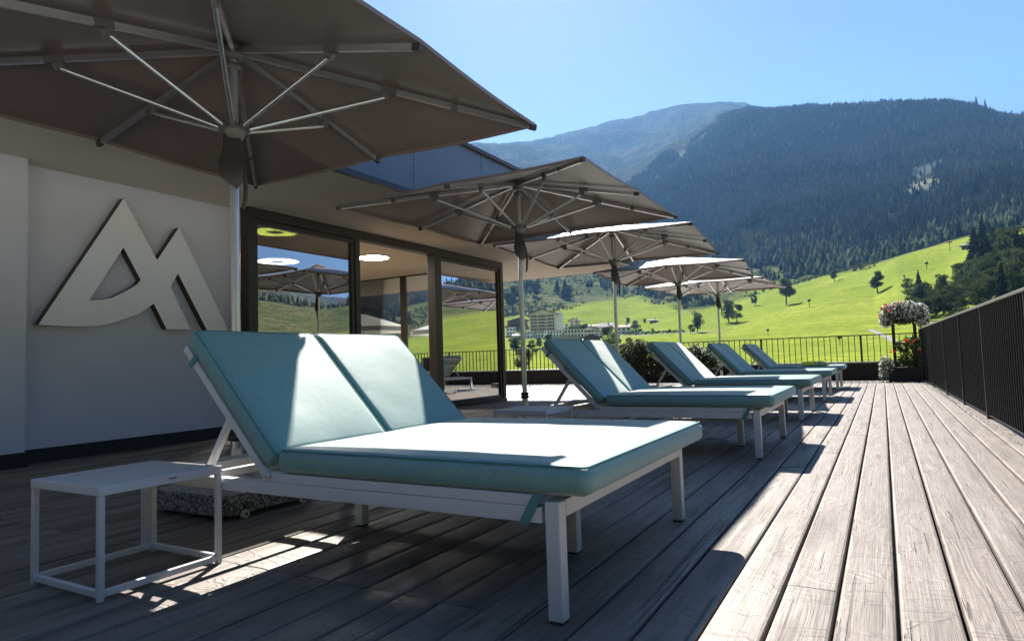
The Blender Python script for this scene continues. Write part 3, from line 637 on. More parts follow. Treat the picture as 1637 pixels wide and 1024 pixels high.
# ------------------------------------------------------------------ loungers
def cushion_mesh(lx, ly, lz, r=.032, bulge=.008, nx=34, ny=40, nz=6, seed=0):
    """closed rounded slab, x 0..lx, y 0..ly, z 0..lz, faintly puffed and creased"""
    vid = {}; V = []; F = []
    def vert(p):
        k = tuple(round(c, 5) for c in p)
        if k not in vid: vid[k] = len(V); V.append(p)
        return vid[k]
    def axis(L, n): return [L*(.5-.5*math.cos(math.pi*i/n))*.35+L*i/n*.65 for i in range(n+1)]
    ax, ay, az = axis(lx, nx), axis(ly, ny), axis(lz, nz)
    def grid(A, Bx, f, flip):
        for i in range(len(A)-1):
            for j in range(len(Bx)-1):
                q = [vert(f(A[i], Bx[j])), vert(f(A[i+1], Bx[j])), vert(f(A[i+1], Bx[j+1])), vert(f(A[i], Bx[j+1]))]
                F.append(tuple(q[::-1] if flip else q))
    grid(ax, ay, lambda a, b: (a, b, lz), False); grid(ax, ay, lambda a, b: (a, b, 0), True)
    grid(ax, az, lambda a, b: (a, 0, b), False); grid(ax, az, lambda a, b: (a, ly, b), True)
    grid(ay, az, lambda a, b: (0, a, b), True); grid(ay, az, lambda a, b: (lx, a, b), False)
    out = []
    for (x, y, z) in V:
        c = Vector((min(max(x, r), lx-r), min(max(y, r), ly-r), min(max(z, r), lz-r))); d = Vector((x, y, z))-c
        p = c+d.normalized()*r if d.length > 1e-9 else Vector((x, y, z))
        u, v = 2*x/lx-1, 2*y/ly-1; pf = (1-u**4)*(1-v**4)
        if z > lz/2: p.z += bulge*pf+.003*(float(vnoise(x*7+seed, y*7))-.5)
        w = (1-(2*z/lz-1)**2)*.006
        if abs(y) < 1e-6: p.y -= w*(1+.6*float(vnoise(x*6, 3+seed)))
        if abs(y-ly) < 1e-6: p.y += w
        if abs(x-lx) < 1e-6: p.x += w
        out.append(p)
    s = MB(); s.add(out, F, 0, True); return s.mesh('cushion', M['cushion'])
WD = 1.25; LEN = 1.93
def make_lounger():
    r = empty('double_lounger', (0, 0, 0))   # origin: near foot corner, on the floor; length runs to -x, width to +y
    A = M['alu']
    s = MB(); s.bbox((-LEN, 0, .268), (-.055, .038, .312), .003); s.bbox((-1.19, .002, .3125), (-.075, .040, .345), .003); s.build('side_rail', A, r)
    s = MB(); s.bbox((-LEN, WD-.038, .268), (-.055, WD, .312), .003); s.bbox((-1.19, WD-.040, .3125), (-.075, WD-.002, .345), .003); s.build('side_rail', A, r)
    s = MB(); s.bbox((-.045, .046, .282), (0, WD-.046, .33), .003); s.build('foot_rail', A, r)
    s = MB(); s.bbox((-LEN+.0, .039, .27), (-LEN+.04, WD-.039, .311), .003); s.build('head_rail', A, r)
    for y in (.0, WD-.045):
        b = MB(); b.bbox((-.045, y, .008), (0, y+.045, .329), .004); lg = b.build('leg', A, r); b = MB(); b.box((-.042, y+.003, 0), (-.003, y+.042, .008)); b.build('foot_pad', M['plastic'], lg)
        b = MB(); b.bbox((-LEN+.0, y, .008), (-LEN+.045, y+.045, .267), .004); lg = b.build('leg', A, r); b = MB(); b.box((-LEN+.003, y+.003, 0), (-LEN+.042, y+.042, .008)); b.build('foot_pad', M['plastic'], lg)
    s = MB(); s.bbox((-LEN+.045, WD/2-.02, .266), (-.047, WD/2+.02, .309), .003); s.build('centre_beam', A, r)
    for x in (-.27, -1.31):
        b = MB(); b.bbox((x, WD/2-.022, .008), (x+.045, WD/2+.022, .265), .004); lg = b.build('leg', A, r); b = MB(); b.box((x+.003, WD/2-.019, 0), (x+.042, WD/2+.019, .008)); b.build('foot_pad', M['plastic'], lg)
    for x in (-.30, -.75, -1.12): s = MB(); s.box((x, .041, .312), (x+.03, WD-.041, .336)); s.build('cross_slat', A, r)
    for x in (-1.50, -1.72): s = MB(); s.bbox((x, .04, .30), (x+.03, WD-.04, .33), .003); s.build('cross_bar', A, r)
    # backrest leaning back about 45 degrees
    hx, hz_ = -1.16, .345; ang = math.radians(45.8); U = Vector((-math.cos(ang), 0, math.sin(ang))); Nn = Vector((math.sin(ang), 0, math.cos(ang))); H = Vector((hx, 0, hz_)); BL = .690
    bf = MB()
    for y in (.012, WD-.012): bf.beam(H+Vector((0, y, 0))-Nn*.012, H+U*(BL-.03)+Vector((0, y, 0))-Nn*.012, .024, .030, up=Nn)
    for t_ in (.08, .40, BL-.06): bf.beam(H+U*t_+Vector((0, .024, 0))-Nn*.012, H+U*t_+Vector((0, WD-.024, 0))-Nn*.012, .03, .02, up=Nn)
    bf.build('backrest_frame', A, r)
    for y in (.06, WD-.06):
        s = MB(); s.beam(H+U*.33+Vector((0, y, 0))-Nn*.03, Vector((hx-.40, y, .335)), .022, .022); s.build('support_strut', A, r)
    s = MB(); s.lathe((0, 0, 0), [(0, -.006), (.012, -.006), (.012, .006), (0, .006)], 12); me = s.mesh('hinge', A)
    for y in (-.004, WD+.004): link('hinge', me, r, (hx+.01, y, hz_-.008), (math.pi/2, 0, 0))
    o = link('seat_cushion', cushion_mesh(1.19, WD+.006, .086, .026, .006, seed=3), r, (-1.10, -.003, .3455))
    half = (WD)/2-.002
    for q, y in enumerate((-.0, WD/2+.002)):
        me = cushion_mesh(.668, half, .074, .024, .006, 24, 24, seed=9+q)
        o = link('back_cushion', me, r); o.rotation_euler = (0, math.pi+ang-2*math.pi, 0)
        # local +x runs up the backrest, local +z is its face
        Mx = Matrix(((U.x, 0, Nn.x, 0), (0, -1, 0, 0), (U.z, 0, Nn.z, 0), (0, 0, 0, 1)))
        o.matrix_local = Matrix.Translation(H+Nn*.006+U*.006+Vector((0, y+half, 0)))@Mx
    def piping(parent, lx, ly, z, i_=.006):
        s = MB(); R_ = .022; P = []
        for (cx, cy_, a0) in ((lx-R_, ly-R_, 0), (R_, ly-R_, 90), (R_, R_, 180), (lx-R_, R_, 270)):
            for k in range(5): a = math.radians(a0+k*22.5); P.append((cx+(R_-i_)*math.cos(a), cy_+(R_-i_)*math.sin(a), z))
        P.append(P[0]); s.tube(P, .0032, 6, cap=False); s.build('piping', M['strap'], parent)
    for c in list(r.children):
        if c.name.startswith('seat_cushion'): piping(c, 1.19, WD+.006, .080)
        if c.name.startswith('back_cushion'): piping(c, .668, half, .068)
    for y in (-.007, WD+.003):
        s = MB(); s.add([(-.075, y, .35), (-.045, y, .352), (-.095, y, .262), (-.125, y, .264), (-.075, y+.004, .35), (-.045, y+.004, .352), (-.095, y+.004, .262), (-.125, y+.004, .264)], [(0, 1, 2, 3), (7, 6, 5, 4), (0, 4, 5, 1), (1, 5, 6, 2), (2, 6, 7, 3), (3, 7, 4, 0)]); s.build('strap', M['strap'], r)
        s = MB(); p = H+U*.58+Vector((0, y+.002, 0)); s.beam(p-Nn*.035, p+Nn*.02, .022, .004, up=Vector((0, 1, 0))); s.build('strap', M['strap'], r)
    return r
lo = make_lounger(); LLAB = ['nearest teal double lounger, filling the foreground beside the small white table', 'second nearest teal double lounger, beside the second small table', 'third teal double lounger from the front', 'fourth teal lounger, just in front of the one with the towel', 'farthest teal lounger, with a rolled towel on its seat']
LPOS = [(-.79, 1.622), (-.745, 4.66), (-.745, 7.30), (-.735, 10.2), (-.72, 13.0)]
for i, (x, y) in enumerate(LPOS):
    o = lo if i == 0 else copy_tree(lo); o.location = (x, y, 0); tag(o, LLAB[i], 'sun lounger', 'teal double loungers in a row on the deck')

def make_table():
    r = empty('side_table', (0, 0, 0)); A = M['alu']; w, d, h, t_ = .43, .445, .36, .022
    s = MB(); s.bbox((0, 0, h-.03), (w, d, h), .003); s.build('table_top', A, r)
    for x, y in ((0, 0), (w-t_, 0), (0, d-t_), (w-t_, d-t_)):
        b = MB(); b.bbox((x+.001, y+.001, .006), (x+t_-.001, y+t_-.001, h-.031), .003); lg = b.build('leg', A, r); b = MB(); b.box((x+.003, y+.003, 0), (x+t_-.003, y+t_-.003, .006)); b.build('foot_pad', A, lg)
    for a, b in (((t_, .002), (w-t_, t_-.002)), ((t_, d-t_+.002), (w-t_, d-.002)), ((.002, t_), (t_-.002, d-t_)), ((w-t_+.002, t_), (w-.002, d-t_))):
        s = MB(); s.bbox((a[0], a[1], .012), (b[0], b[1], .034), .003); s.build('base_rail', A, r)
    s = MB(); s.beam((w+.0006, .235, h-.013), (w+.0006, .262, h-.013), .001, .004); s.build('maker_tag', M['plastic'], r)
    return r
tb = make_table(); tb.location = (-2.618, 1.172, 0); tag(tb, 'small white open frame table in the near left foreground', 'side table', 'white side tables by the loungers')
t2 = copy_tree(tb); t2.location = (-2.49, 4.08, 0); tag(t2, 'small white table between the first and second loungers', 'side table', 'white side tables by the loungers')
t3 = copy_tree(tb); t3.location = (-2.49, 6.75, 0); tag(t3, 'small white table partly hidden behind the second lounger', 'side table', 'white side tables by the loungers')

# rolled towel on the last lounger
def towel():
    t = NT('lime_towel_with_blue_dots'); v = t.coords(); vo = t.node('TexVoronoi'); vo.inputs['Scale'].default_value = 22; vo.inputs['Randomness'].default_value = .35; t.l.new(v, vo.inputs['Vector'])
    sx = t.node('SeparateXYZ'); t.l.new(v, sx.inputs[0]); half = t.math('GREATER_THAN', sx.outputs[0], .0)
    d = t.math('MULTIPLY', t.math('LESS_THAN', vo.outputs['Distance'], .42), half)
    t.l.new(t.mix(d, (.66, .78, .08), (.14, .36, .70)), t.b.inputs['Base Color']); t.b.inputs['Roughness'].default_value = .9; t.bump(t.noise(v, 200, 2), .4, .004)
    s = MB(); pts = [(-.20+.03*i, 0, .040) for i in range(14)]; s.tube(pts, [.038+.004*math.sin(i*2.1) for i in range(14)], 18)
    s.lathe((0, 0, 0), [(0, 0)], 3) if False else None
    s.tube([(-.19, .05, .030), (0, .055, .032), (.18, .05, .030)], [.029, .031, .028], 16)
    o = s.build('towel', t.m); o.location = (-1.10, 13.10, .434); o.rotation_euler.z = .12; tag(o, 'rolled lime towel with blue dots on the farthest lounger', 'towel')
towel()

# ------------------------------------------------------------------ plants on the terrace
def leaf_cloud(blobs, n, size, seed=0, shell=.55, flat=0):
    rg = np.random.default_rng(seed); vol = np.array([b[3]*b[4]*b[5] for b in blobs])**.67; pick = rg.choice(len(blobs), n, p=vol/vol.sum())
    b = np.array(blobs)[pick]; d = rg.normal(size=(n, 3)); d /= np.linalg.norm(d, axis=1)[:, None]; rad = rg.uniform(shell, 1, n)[:, None]
    c = b[:, :3]+d*rad*b[:, 3:6]; a = rg.normal(size=(n, 3))+d*.6; a /= np.linalg.norm(a, axis=1)[:, None]; e = np.cross(a, rg.normal(size=(n, 3))); e /= np.linalg.norm(e, axis=1)[:, None]; f = np.cross(a, e)
    s = (size*rg.uniform(.6, 1.3, n))[:, None]; V = np.stack([c-e*s, c-f*s*.55+e*s*.1, c+e*s, c+f*s*.55+e*s*.1], 1).reshape(-1, 3)
    return V, np.arange(4*n).reshape(n, 4)
def cloud_obj(name, blobs, n, size, m, parent, seed=0, shell=.55, kind=None, loc=None):
    V, F = leaf_cloud(blobs, n, size, seed, shell); me = bpy.data.meshes.new(name); me.from_pydata(V.tolist(), [], F.tolist()); me.materials.append(m); return link(name, me, parent, loc=loc, kind=kind)
def flower_stand(loc, label, seed=0, red=True):
    r = empty('flower_stand', loc, 0, label, 'flower stand')
    s = MB()
    s.bbox((-.33, -.2, .0), (.28, .2, .30), .01); s.build('planter_box', M['wicker'], r)
    for x in (-.19, .20): s = MB(); s.beam((x, 0, .30), (x, 0, 1.22), .06, .06, up=(0, 1, 0)); s.build('post', M['wicker'], r)
    s = MB(); s.bbox((-.28, -.1, 1.24), (.30, .1, 1.34), .01); s.build('upper_planter', M['wicker'], r)
    top = [(-.26, 0, 1.42, .19, .22, .24), (-.08, 0, 1.47, .20, .24, .24), (.12, 0, 1.46, .20, .25, .24), (.30, 0, 1.42, .18, .24, .23), (-.32, 0, 1.29, .13, .2, .16), (.36, 0, 1.27, .13, .18, .17), (.02, -.05, 1.28, .28, .16, .10)]
    low = [(-.06, 0, .72, .16, .2, .14), (.14, 0, .80, .2, .2, .18), (.08, -.05, .46, .28, .22, .18), (-.36, -.1, .30, .15, .2, .24), (-.43, -.12, .14, .09, .14, .12), (.24, 0, .5, .14, .2, .25)]
    cloud_obj('foliage', top+low, 7500, .027, M['leaf'], r, seed, .4, 'stuff')
    cloud_obj('white_blossoms', top[:6]+[low[3], low[4]], 2600, .024, M['white_petal'], r, seed+1, .9, 'stuff')
    if red: cloud_obj('red_blossoms', [(-.26, -.2, 1.56, .14, .08, .12), (-.06, -.2, 1.69, .16, .08, .04), (-.42, -.1, 1.4, .04, .06, .1), (-.08, -.2, 1.2, .14, .05, .04), (.1, -.2, .86, .16, .05, .06), (-.25, -.15, .62, .08, .06, .08), (.02, -.2, .52, .18, .05, .08), (.26, -.16, .62, .06, .05, .1), (-.28, -.1, .85, .06, .05, .05)], 85, .03, M['red'], r, seed+2, .7, 'stuff')
flower_stand((.40, 16.1, 0), 'tall flower stand with white and red blooms in the corner of the two railings', 5)
flower_stand((-11.2, 15.9, 0), 'flower stand seen through the glazed corner of the building', 8)
def shrub(loc, label, blobs, n, leafm, flow=0, seed=0, pot=True, potm='wicker'):
    r = empty('potted_shrub', loc, 0, label, 'shrub')
    s = MB(); s.lathe((0, 0, 0), [(.0, 0), (.14, 0), (.19, .30), (.205, .30), (.205, .33), (.17, .33), (.16, .28), (0, .28)], 20); s.build('pot', M[potm], r)
    s = MB()
    for k in range(5): a = k*1.3; s.tube([(0, 0, .28), (.08*math.cos(a), .08*math.sin(a), .5), (.2*math.cos(a), .2*math.sin(a), .8)], [.012, .009, .004], 6)
    s.build('stem', M['bark'], r)
    cloud_obj('foliage', blobs, n, .03, leafm, r, seed, .3, 'stuff')
    if flow: cloud_obj('blossoms', blobs, flow, .026, M['white_petal'], r, seed+1, .85, 'stuff')
shrub((-5.35, 15.7, 0), 'dark bushy potted shrub behind the second lounger by the far railing', [(0, 0, .62, .42, .4, .38), (.35, 0, .5, .4, .35, .3), (-.35, 0, .72, .35, .3, .32), (.1, 0, .9, .3, .3, .25), (.6, 0, .42, .3, .3, .26)], 6500, M['bushleaf'], 0, 21)
shrub((-3.75, 15.75, 0), 'pale flowering potted shrub left of the farthest parasol pole', [(0, 0, .62, .32, .3, .28), (-.18, 0, .74, .25, .25, .22), (.2, 0, .5, .2, .2, .2)], 3200, M['leaf'], 500, 31)
# white parasols and table with chairs on the far terrace behind the glazed corner
def small_parasol(loc, R_, z0, z1, label):
    r = empty('white_parasol', loc, .4, label, 'parasol', 'white parasols beyond the glazed corner')
    s = MB(); s.tube([(0, 0, 0), (0, 0, z1)], .022, 12); s.build('pole', M['pole'], r)
    s = MB(); n = 8; v = [(0, 0, z1)]+[(R_*math.cos(k*math.pi/4), R_*math.sin(k*math.pi/4), z0) for k in range(n)]+[(R_*math.cos(k*math.pi/4), R_*math.sin(k*math.pi/4), z0-.12) for k in range(n)]
    s.add(v, [(0, 1+k, 1+(k+1) % n) for k in range(n)]+[(1+k, 9+k, 9+(k+1) % n, 1+(k+1) % n) for k in range(n)]); s.build('canopy', M['white_canvas'], r)
small_parasol((-12.4, 13.6, 0), 1.25, 1.72, 2.12, 'open white parasol behind the middle glass panel')
small_parasol((-10.9, 15.0, 0), .8, 1.62, 1.85, 'small white parasol behind the right glass panel')
def terrace_set(loc, lab1):
    t_ = empty('dining_table', loc, 0, lab1[0], 'table'); s = MB(); s.bbox((-.5, -.4, .70), (.5, .4, .73), .004); s.build('table_top', M['fence'], t_)
    for x in (-.45, .45):
        for y in (-.35, .35): s = MB(); s.box((x-.02, y-.02, 0), (x+.02, y+.02, .70)); s.build('leg', M['alu'], t_)
    ch = None
    for i, (dx, dy, rz) in enumerate(((-.75, 0, 0), (.75, 0, math.pi), (0, -.7, math.pi/2))):
        if ch is None:
            c = empty('chair', (0, 0, 0)); s = MB(); s.bbox((-.22, -.22, .42), (.22, .22, .45), .004); s.build('seat', M['fence'], c)
            s = MB(); s.bbox((-.23, -.21, .50), (-.205, .21, .85), .004); s.build('backrest', M['fence'], c)
            for x in (-.2, .2):
                for y in (-.19, .19): s = MB(); s.box((x-.012, y-.012, 0), (x+.012, y+.012, .42 if x > 0 else .85)); s.build('leg', M['alu'], c)
            ch = c; o = c
        else: o = copy_tree(ch)
        o.location = (loc[0]+dx, loc[1]+dy, 0); o.rotation_euler.z = rz; tag(o, lab1[1+i], 'chair', 'dark chairs round the table on the far terrace')
terrace_set((-9.3, 13.6, 0), ['dark table on the far terrace behind the right glass panel', 'dark chair on the left of the far terrace table', 'dark chair on the right of the far terrace table', 'dark chair on the near side of the far terrace table'])

# ------------------------------------------------------------------ trees on the slopes
TV = {'D': [], 'C': [], 'B': []}
def make_tree_meshes():
    for k in range(5):   # broadleaf, unit height 1
        rg = random.Random(40+k); bl = []
        for i in range(11):
            a = rg.uniform(0, 6.28); z = rg.uniform(.34, .86); q = rg.uniform(.05, .30)*(1.15-abs(z-.55)*1.2); bl.append((q*math.cos(a), q*math.sin(a), z, rg.uniform(.12, .18), rg.uniform(.12, .18), rg.uniform(.10, .15)))
        V, F = leaf_cloud(bl, 3600, .028, 60+k, .25); me = bpy.data.meshes.new('crown'); me.from_pydata(V.tolist(), [], F.tolist()); me.materials.append(M['crown'])
        s = MB(); s.tube([(0, 0, -.05), (.01, 0, .2), (0, .01, .45), (.01, 0, .7)], [.03, .024, .016, .005], 8)
        for i in range(6): b = bl[i]; z0 = rg.uniform(.25, .45); s.tube([(0, 0, z0), (b[0]*.5, b[1]*.5, (z0+b[2])/2), (b[0], b[1], b[2])], [.012, .008, .003], 5)
        TV['D'].append((me, s.mesh('trunk', M['bark'])))
    for k in range(3):   # bushy to the ground
        rg = random.Random(70+k); bl = []
        for i in range(14):
            a = rg.uniform(0, 6.28); z = rg.uniform(.12, .82); q = rg.uniform(.05, .34)*(1.1-z*.7); bl.append((q*math.cos(a), q*math.sin(a), z, rg.uniform(.12, .2), rg.uniform(.12, .2), rg.uniform(.10, .17)))
        V, F = leaf_cloud(bl, 2000, .028, 90+k, .5); me = bpy.data.meshes.new('crown'); me.from_pydata(V.tolist(), [], F.tolist()); me.materials.append(M['crown'])
        s = MB(); s.tube([(0, 0, -.05), (0, .01, .3), (.01, 0, .6)], [.028, .02, .006], 8); TV['B'].append((me, s.mesh('trunk', M['bark'])))
    for k in range(3):   # conifer
        rg = random.Random(80+k); s = MB(); T = 13
        for i in range(T):
            z = .10+.86*i/T; w = (.20*(1-i/T)**.85+.012)*rg.uniform(.85, 1.1); n = 9; o_ = rg.uniform(0, 1); vs = [(0, 0, z+.13*(1-i/T)+.045)]
            for j in range(2*n):
                a = math.pi*j/n+o_; q = w*(rg.uniform(.85, 1.15) if j % 2 == 0 else rg.uniform(.45, .62)); vs.append((q*math.cos(a), q*math.sin(a), z-.02*(j % 2 == 0)+rg.uniform(-.012, .012)))
            s.add(vs, [(0, 1+j, 1+(j+1) % (2*n)) for j in range(2*n)])
        me = s.mesh('crown', M['conifer']); s = MB(); s.tube([(0, 0, -.05), (0, 0, .5), (0, 0, .97)], [.018, .012, .003], 6); TV['C'].append((me, s.mesh('trunk', M['bark'])))
make_tree_meshes()
def tree(px, py, hpx, kind, label, group=None, wide=1.0, name=None):
    x, y, z, r = hit(px, py); h = hpx*r/1085.
    nm = name or {'D': 'broadleaf_tree', 'B': 'bushy_tree', 'C': 'conifer_tree'}[kind]
    o = empty(nm, (x, y, z-.02*h), random.uniform(0, 6.28), label, 'tree', group); o.scale = (h*wide, h*wide, h)
    c, t_ = random.choice(TV[kind]); link('crown', c, o); link('trunk', t_, o)
T = [(1403, 468, 34, 'D', 'lone round tree on the bright meadow above the flower stand', 1.15), (1334, 450, 22, 'D', 'small pale tree at the upper edge of the meadow', 1), (1257, 487, 46, 'D', 'tall leaning tree on the scrub slope right of the farthest parasol', .9), (1207, 489, 20, 'D', 'small thin tree just beneath the farthest parasol edge', .8),
     (1115, 531, 38, 'B', 'broad dark tree on the meadow between two parasol poles', .9), (1104, 534, 18, 'B', 'low bush at the foot of the dark meadow tree', 1.2), (1165, 515, 42, 'B', 'wide dark tree beside the farthest parasol pole', .95), (1178, 516, 34, 'B', 'second dark tree touching the wide one by the farthest pole', .9),
     (1469, 457, 26, 'C', 'small pointed conifer standing above the grove on the meadow', 1), (1451, 473, 28, 'B', 'leftmost rounded bush of the grove on the meadow', 1.2), (820, 498, 46, 'D', 'tall tree on the pasture above the village at the left', 1.1), (829, 478, 38, 'B', 'bushy tree on the upper pasture behind the second parasol pole', 1),
     (858, 474, 32, 'B', 'dark clump tree on the pasture above the big hotel', 1.2), (904, 476, 34, 'C', 'pointed tree right of the clump on the pasture', 1.5), (912, 478, 26, 'B', 'low dark tree beside the pointed pasture tree', 1.2), (891, 468, 26, 'C', 'slim conifer on the pasture above the hotel roof', 1.3),
     (1016, 534, 25, 'B', 'round dark tree at the end of the village beside the parked cars', 1.15), (1004, 519, 14, 'B', 'small round tree above the village end', 1), (1031, 517, 9, 'B', 'tiny round tree left of the brown chalet', 1.2),
     (825, 566, 34, 'B', 'dark tree below the village at far left', 1.3), (852, 566, 26, 'B', 'dark round tree beneath the white houses', 1.2), (876, 562, 34, 'B', 'light topped tree in front of the hotel', .9), (842, 594, 42, 'B', 'large dark tree close behind the left railing', 1.4), (862, 556, 20, 'B', 'small tree left of the light topped one', 1.2),
     (975, 560, 46, 'B', 'tall dark tree beside the third parasol pole', .8), (987, 563, 34, 'B', 'dark tree right of the third parasol pole', .9), (1007, 566, 30, 'B', 'pale bushy tree beyond the railing', 1.2), (1022, 566, 26, 'B', 'rightmost pale bushy tree beyond the railing', 1.3), (962, 562, 22, 'B', 'low light bush under the village chalets', 1.4),
     (1043, 533, 10, 'B', 'small dark bush above the parked cars', 1), (1070, 533, 8, 'B', 'tiny bush near the right end of the car row', 1.2), (735, 520, 34, 'B', 'tree on the pasture seen through the glass panel', 1.1), (705, 500, 34, 'B', 'tree on the upper pasture seen through the middle glass', 1.1), (760, 540, 26, 'B', 'tree beyond the terrace seen through the right glass', 1.1)]
for q in T: tree(q[0], q[1], q[2], q[3], q[4], None, q[5])
for i, (px, dy) in enumerate(((1562, 24), (1576, 20), (1590, 16), (1623, 26))):
    tree(px, 180 if px < 1600 else 186, dy, 'C', ['first tall conifer of three on the right skyline', 'middle tall conifer of three on the right skyline', 'right tall conifer of three on the skyline', 'lone thin conifer standing out at the far right of the skyline'][i], wide=.8)
# the grove beyond the right fence
rg = random.Random(5)
def grove():
    n = 0
    for i in range(900):
        px = rg.uniform(1448, 1690); py = rg.uniform(385, 535)
        top = np.interp(px, [1448, 1480, 1520, 1545, 1556, 1562, 1600, 1640, 1690], [482, 478, 462, 452, 440, 404, 398, 402, 405]); bot = np.interp(px, [1448, 1500, 1560, 1640, 1690], [520, 520, 495, 470, 450])
        if not top < py < bot: continue
        if rg.random() > (.26 if px > 1556 else .42): continue
        con = rg.random() < (.55 if px > 1558 and py < 440 else .12); h = rg.uniform(30, 50) if con else rg.uniform(24, 36)
        tree(px, py, h*(1.25 if px > 1558 else 1), 'C' if con else 'B', 'tapering conifer in the grove beyond the right railing' if con else 'bushy broadleaf tree in the grove beyond the right railing', 'trees of the grove beyond the right railing', 1.0 if con else rg.uniform(1.0, 1.35)); n += 1
    print('grove', n)
grove()
for px, py in ((1562, 432), (1566, 446), (1571, 422), (1580, 438), (1573, 452)): tree(px, py, rg.uniform(52, 66), 'C', 'tall dark conifer at the left front of the grove', 'tall conifers at the meadow edge of the grove', .95)

# ------------------------------------------------------------------ village
for k, c in dict(cream=(.80, .76, .62), whitew=(.90, .90, .90), yellow=(.80, .74, .50), brownw=(.15, .09, .055), roofg=(.34, .31, .30), roofb=(.16, .11, .09), winblue=(.05, .08, .14), balc=(.20, .13, .09)).items():
    M[k] = simple('village_'+k, c, .8, 0, .1, .3, rnd=True)
M['win'] = simple('village_window_glass', (.03, .04, .06), .15, 0, .3, .3)
def house(px, py, wpx, hpx, wallm, roofm, label, deep=.9, rows=2, cols=4, turn=0., gable_front=True, balcony=False, upper=None, flat=False, name='village_house', rh=.28, cat='house'):
    x, y, z, r = hit(px, py); k = r/1085.; w = wpx*k; h = hpx*k; d = w*deep; az = math.atan2(x, y)
    o = empty(name, (x, y, z-.5), -az+turn, label, cat); hh = h*(1-rh) if not flat else h*.94
    s = MB(); s.box((-w/2, 0, 0), (w/2, d, hh+.5))
    if not flat and gable_front:
        s.add([(-w/2, 0, hh+.5), (w/2, 0, hh+.5), (0, 0, h*.97+.5), (-w/2, d, hh+.5), (w/2, d, hh+.5), (0, d, h*.97+.5)], [(0, 1, 2), (5, 4, 3)])
    s.build('wall', M[wallm], o)
    if upper: s = MB(); s.box((-w/2-.05, -.06, hh*.55), (w/2+.05, d*.9, hh+.52)); s.add([(-w/2-.05, -.05, hh+.52), (w/2+.05, -.05, hh+.52), (0, -.05, h*.97+.5)], [(0, 1, 2)]); s.build('upper_storey', M[upper], o)
    s = MB(); e = .09*w+.6; t_ = .35
    if flat: s.box((-w/2-e*.3, -e*.3, h*.94+.5), (w/2+e*.3, d+e*.3, h*.94+.5+t_))
    elif gable_front:
        zr = h+.5; ze = hh+.5-(h-hh)*e/(w/2)
        for sx in (-1, 1):
            a = [(0, -e, zr), (sx*(w/2+e), -e, ze), (sx*(w/2+e), d+e, ze), (0, d+e, zr)]; s.add(a+[(p[0], p[1], p[2]+t_) for p in a], [(3, 2, 1, 0), (4, 5, 6, 7), (0, 1, 5, 4), (1, 2, 6, 5), (2, 3, 7, 6)])
    else:
        zr = h+.5
        a = [(-w/2-e, d/2, zr), (w/2+e, d/2, zr), (w/2+e, -e, hh+.5), (-w/2-e, -e, hh+.5)]; b = [(-w/2-e, d/2, zr), (w/2+e, d/2, zr), (w/2+e, d+e, hh+.5), (-w/2-e, d+e, hh+.5)]
        for q in (a, b): s.add(q+[(p[0], p[1], p[2]+t_) for p in q], [(3, 2, 1, 0), (4, 5, 6, 7), (0, 1, 5, 4), (1, 2, 6, 5), (2, 3, 7, 6), (3, 0, 4, 7)])
    rf = s.build('roof', M[roofm], o)
    if not flat: s = MB(); s.box((w*.15, d*.5, h*.8), (w*.15+.9, d*.5+.9, h+2.0)); s.build('chimney', M['whitew'], rf)
    ww = w/cols*.5; wh = hh/rows*.52
    s = MB(); s.box((-ww/2, -.13, -wh/2), (ww/2, -.03, wh/2)); wm = s.mesh('window', M['win'])
    s = MB(); s.box((-w*.46, -1.1, 0), (w*.46, -.02, .16)); s.box((-w*.46, -1.12, .16), (w*.46, -1.04, .95)); bmh = s.mesh('balcony', M['balc'])
    for i in range(rows):
        zc = .5+hh*(i+.52)/rows
        for j in range(cols): link('window', wm, o, (-w/2+w*(j+.5)/cols, 0, zc))
        if balcony and i > 0: link('balcony', bmh, o, (0, 0, zc-wh*.62))
    return o, w, h, d, k
H = house
H(829, 523, 30, 15, 'brownw', 'roofb', 'dark timber chalet behind the second parasol pole, left of the hotel', rows=2, cols=4, turn=.15, balcony=True)
o, w, h, d, k = H(868, 534, 44, 42, 'yellow', 'roofb', 'big yellow hotel with rows of balconies and a wide gable roof', deep=1.0, rows=6, cols=7, turn=-.12, name='village_hotel', rh=.22, cat='hotel', balcony=True)
s = MB()
for j in (-.5, -.18, .16, .5): s.box((w*j*.92-.25, -1.25, .4), (w*j*.92+.25, -.0, h*.8))
s.build('pilaster', M['cream'], o)
s = MB(); s.box((w/2-.1, d*.1, 0), (w/2+w*.22, d*.75, h*.86)); s.build('side_tower', M['whitew'], o)
H(918, 521, 16, 13, 'yellow', 'roofb', 'small gabled annex right of the big hotel', rows=2, cols=2, turn=-.2)
H(817, 536, 15, 14, 'whitew', 'roofg', 'small white block house at the left end of the village', rows=2, cols=3, flat=True)
H(840, 541, 26, 12, 'whitew', 'roofg', 'low white house in shade under the hotel', rows=2, cols=5, flat=True)
H(884, 539, 30, 12, 'whitew', 'roofg', 'white hotel base building with small dark windows', rows=2, cols=6, flat=True)
H(918, 540, 32, 15, 'cream', 'roofg', 'cream arcaded building right of the hotel', rows=2, cols=6, flat=True)
H(942, 538, 18, 17, 'whitew', 'roofb', 'white gabled house with brown roof in the village centre', rows=2, cols=3, balcony=True)
H(953, 529, 20, 10, 'yellow', 'roofb', 'low house with brown roof behind the village centre', rows=1, cols=4, gable_front=False)
H(969, 533, 20, 17, 'yellow', 'roofg', 'yellow house with tall windows beside the third parasol pole', rows=2, cols=3, gable_front=False, rh=.4)
H(997, 534, 24, 15, 'whitew', 'roofb', 'white building with dark glazed upper floor at the right end of the village', rows=2, cols=3, gable_front=False, upper=None)
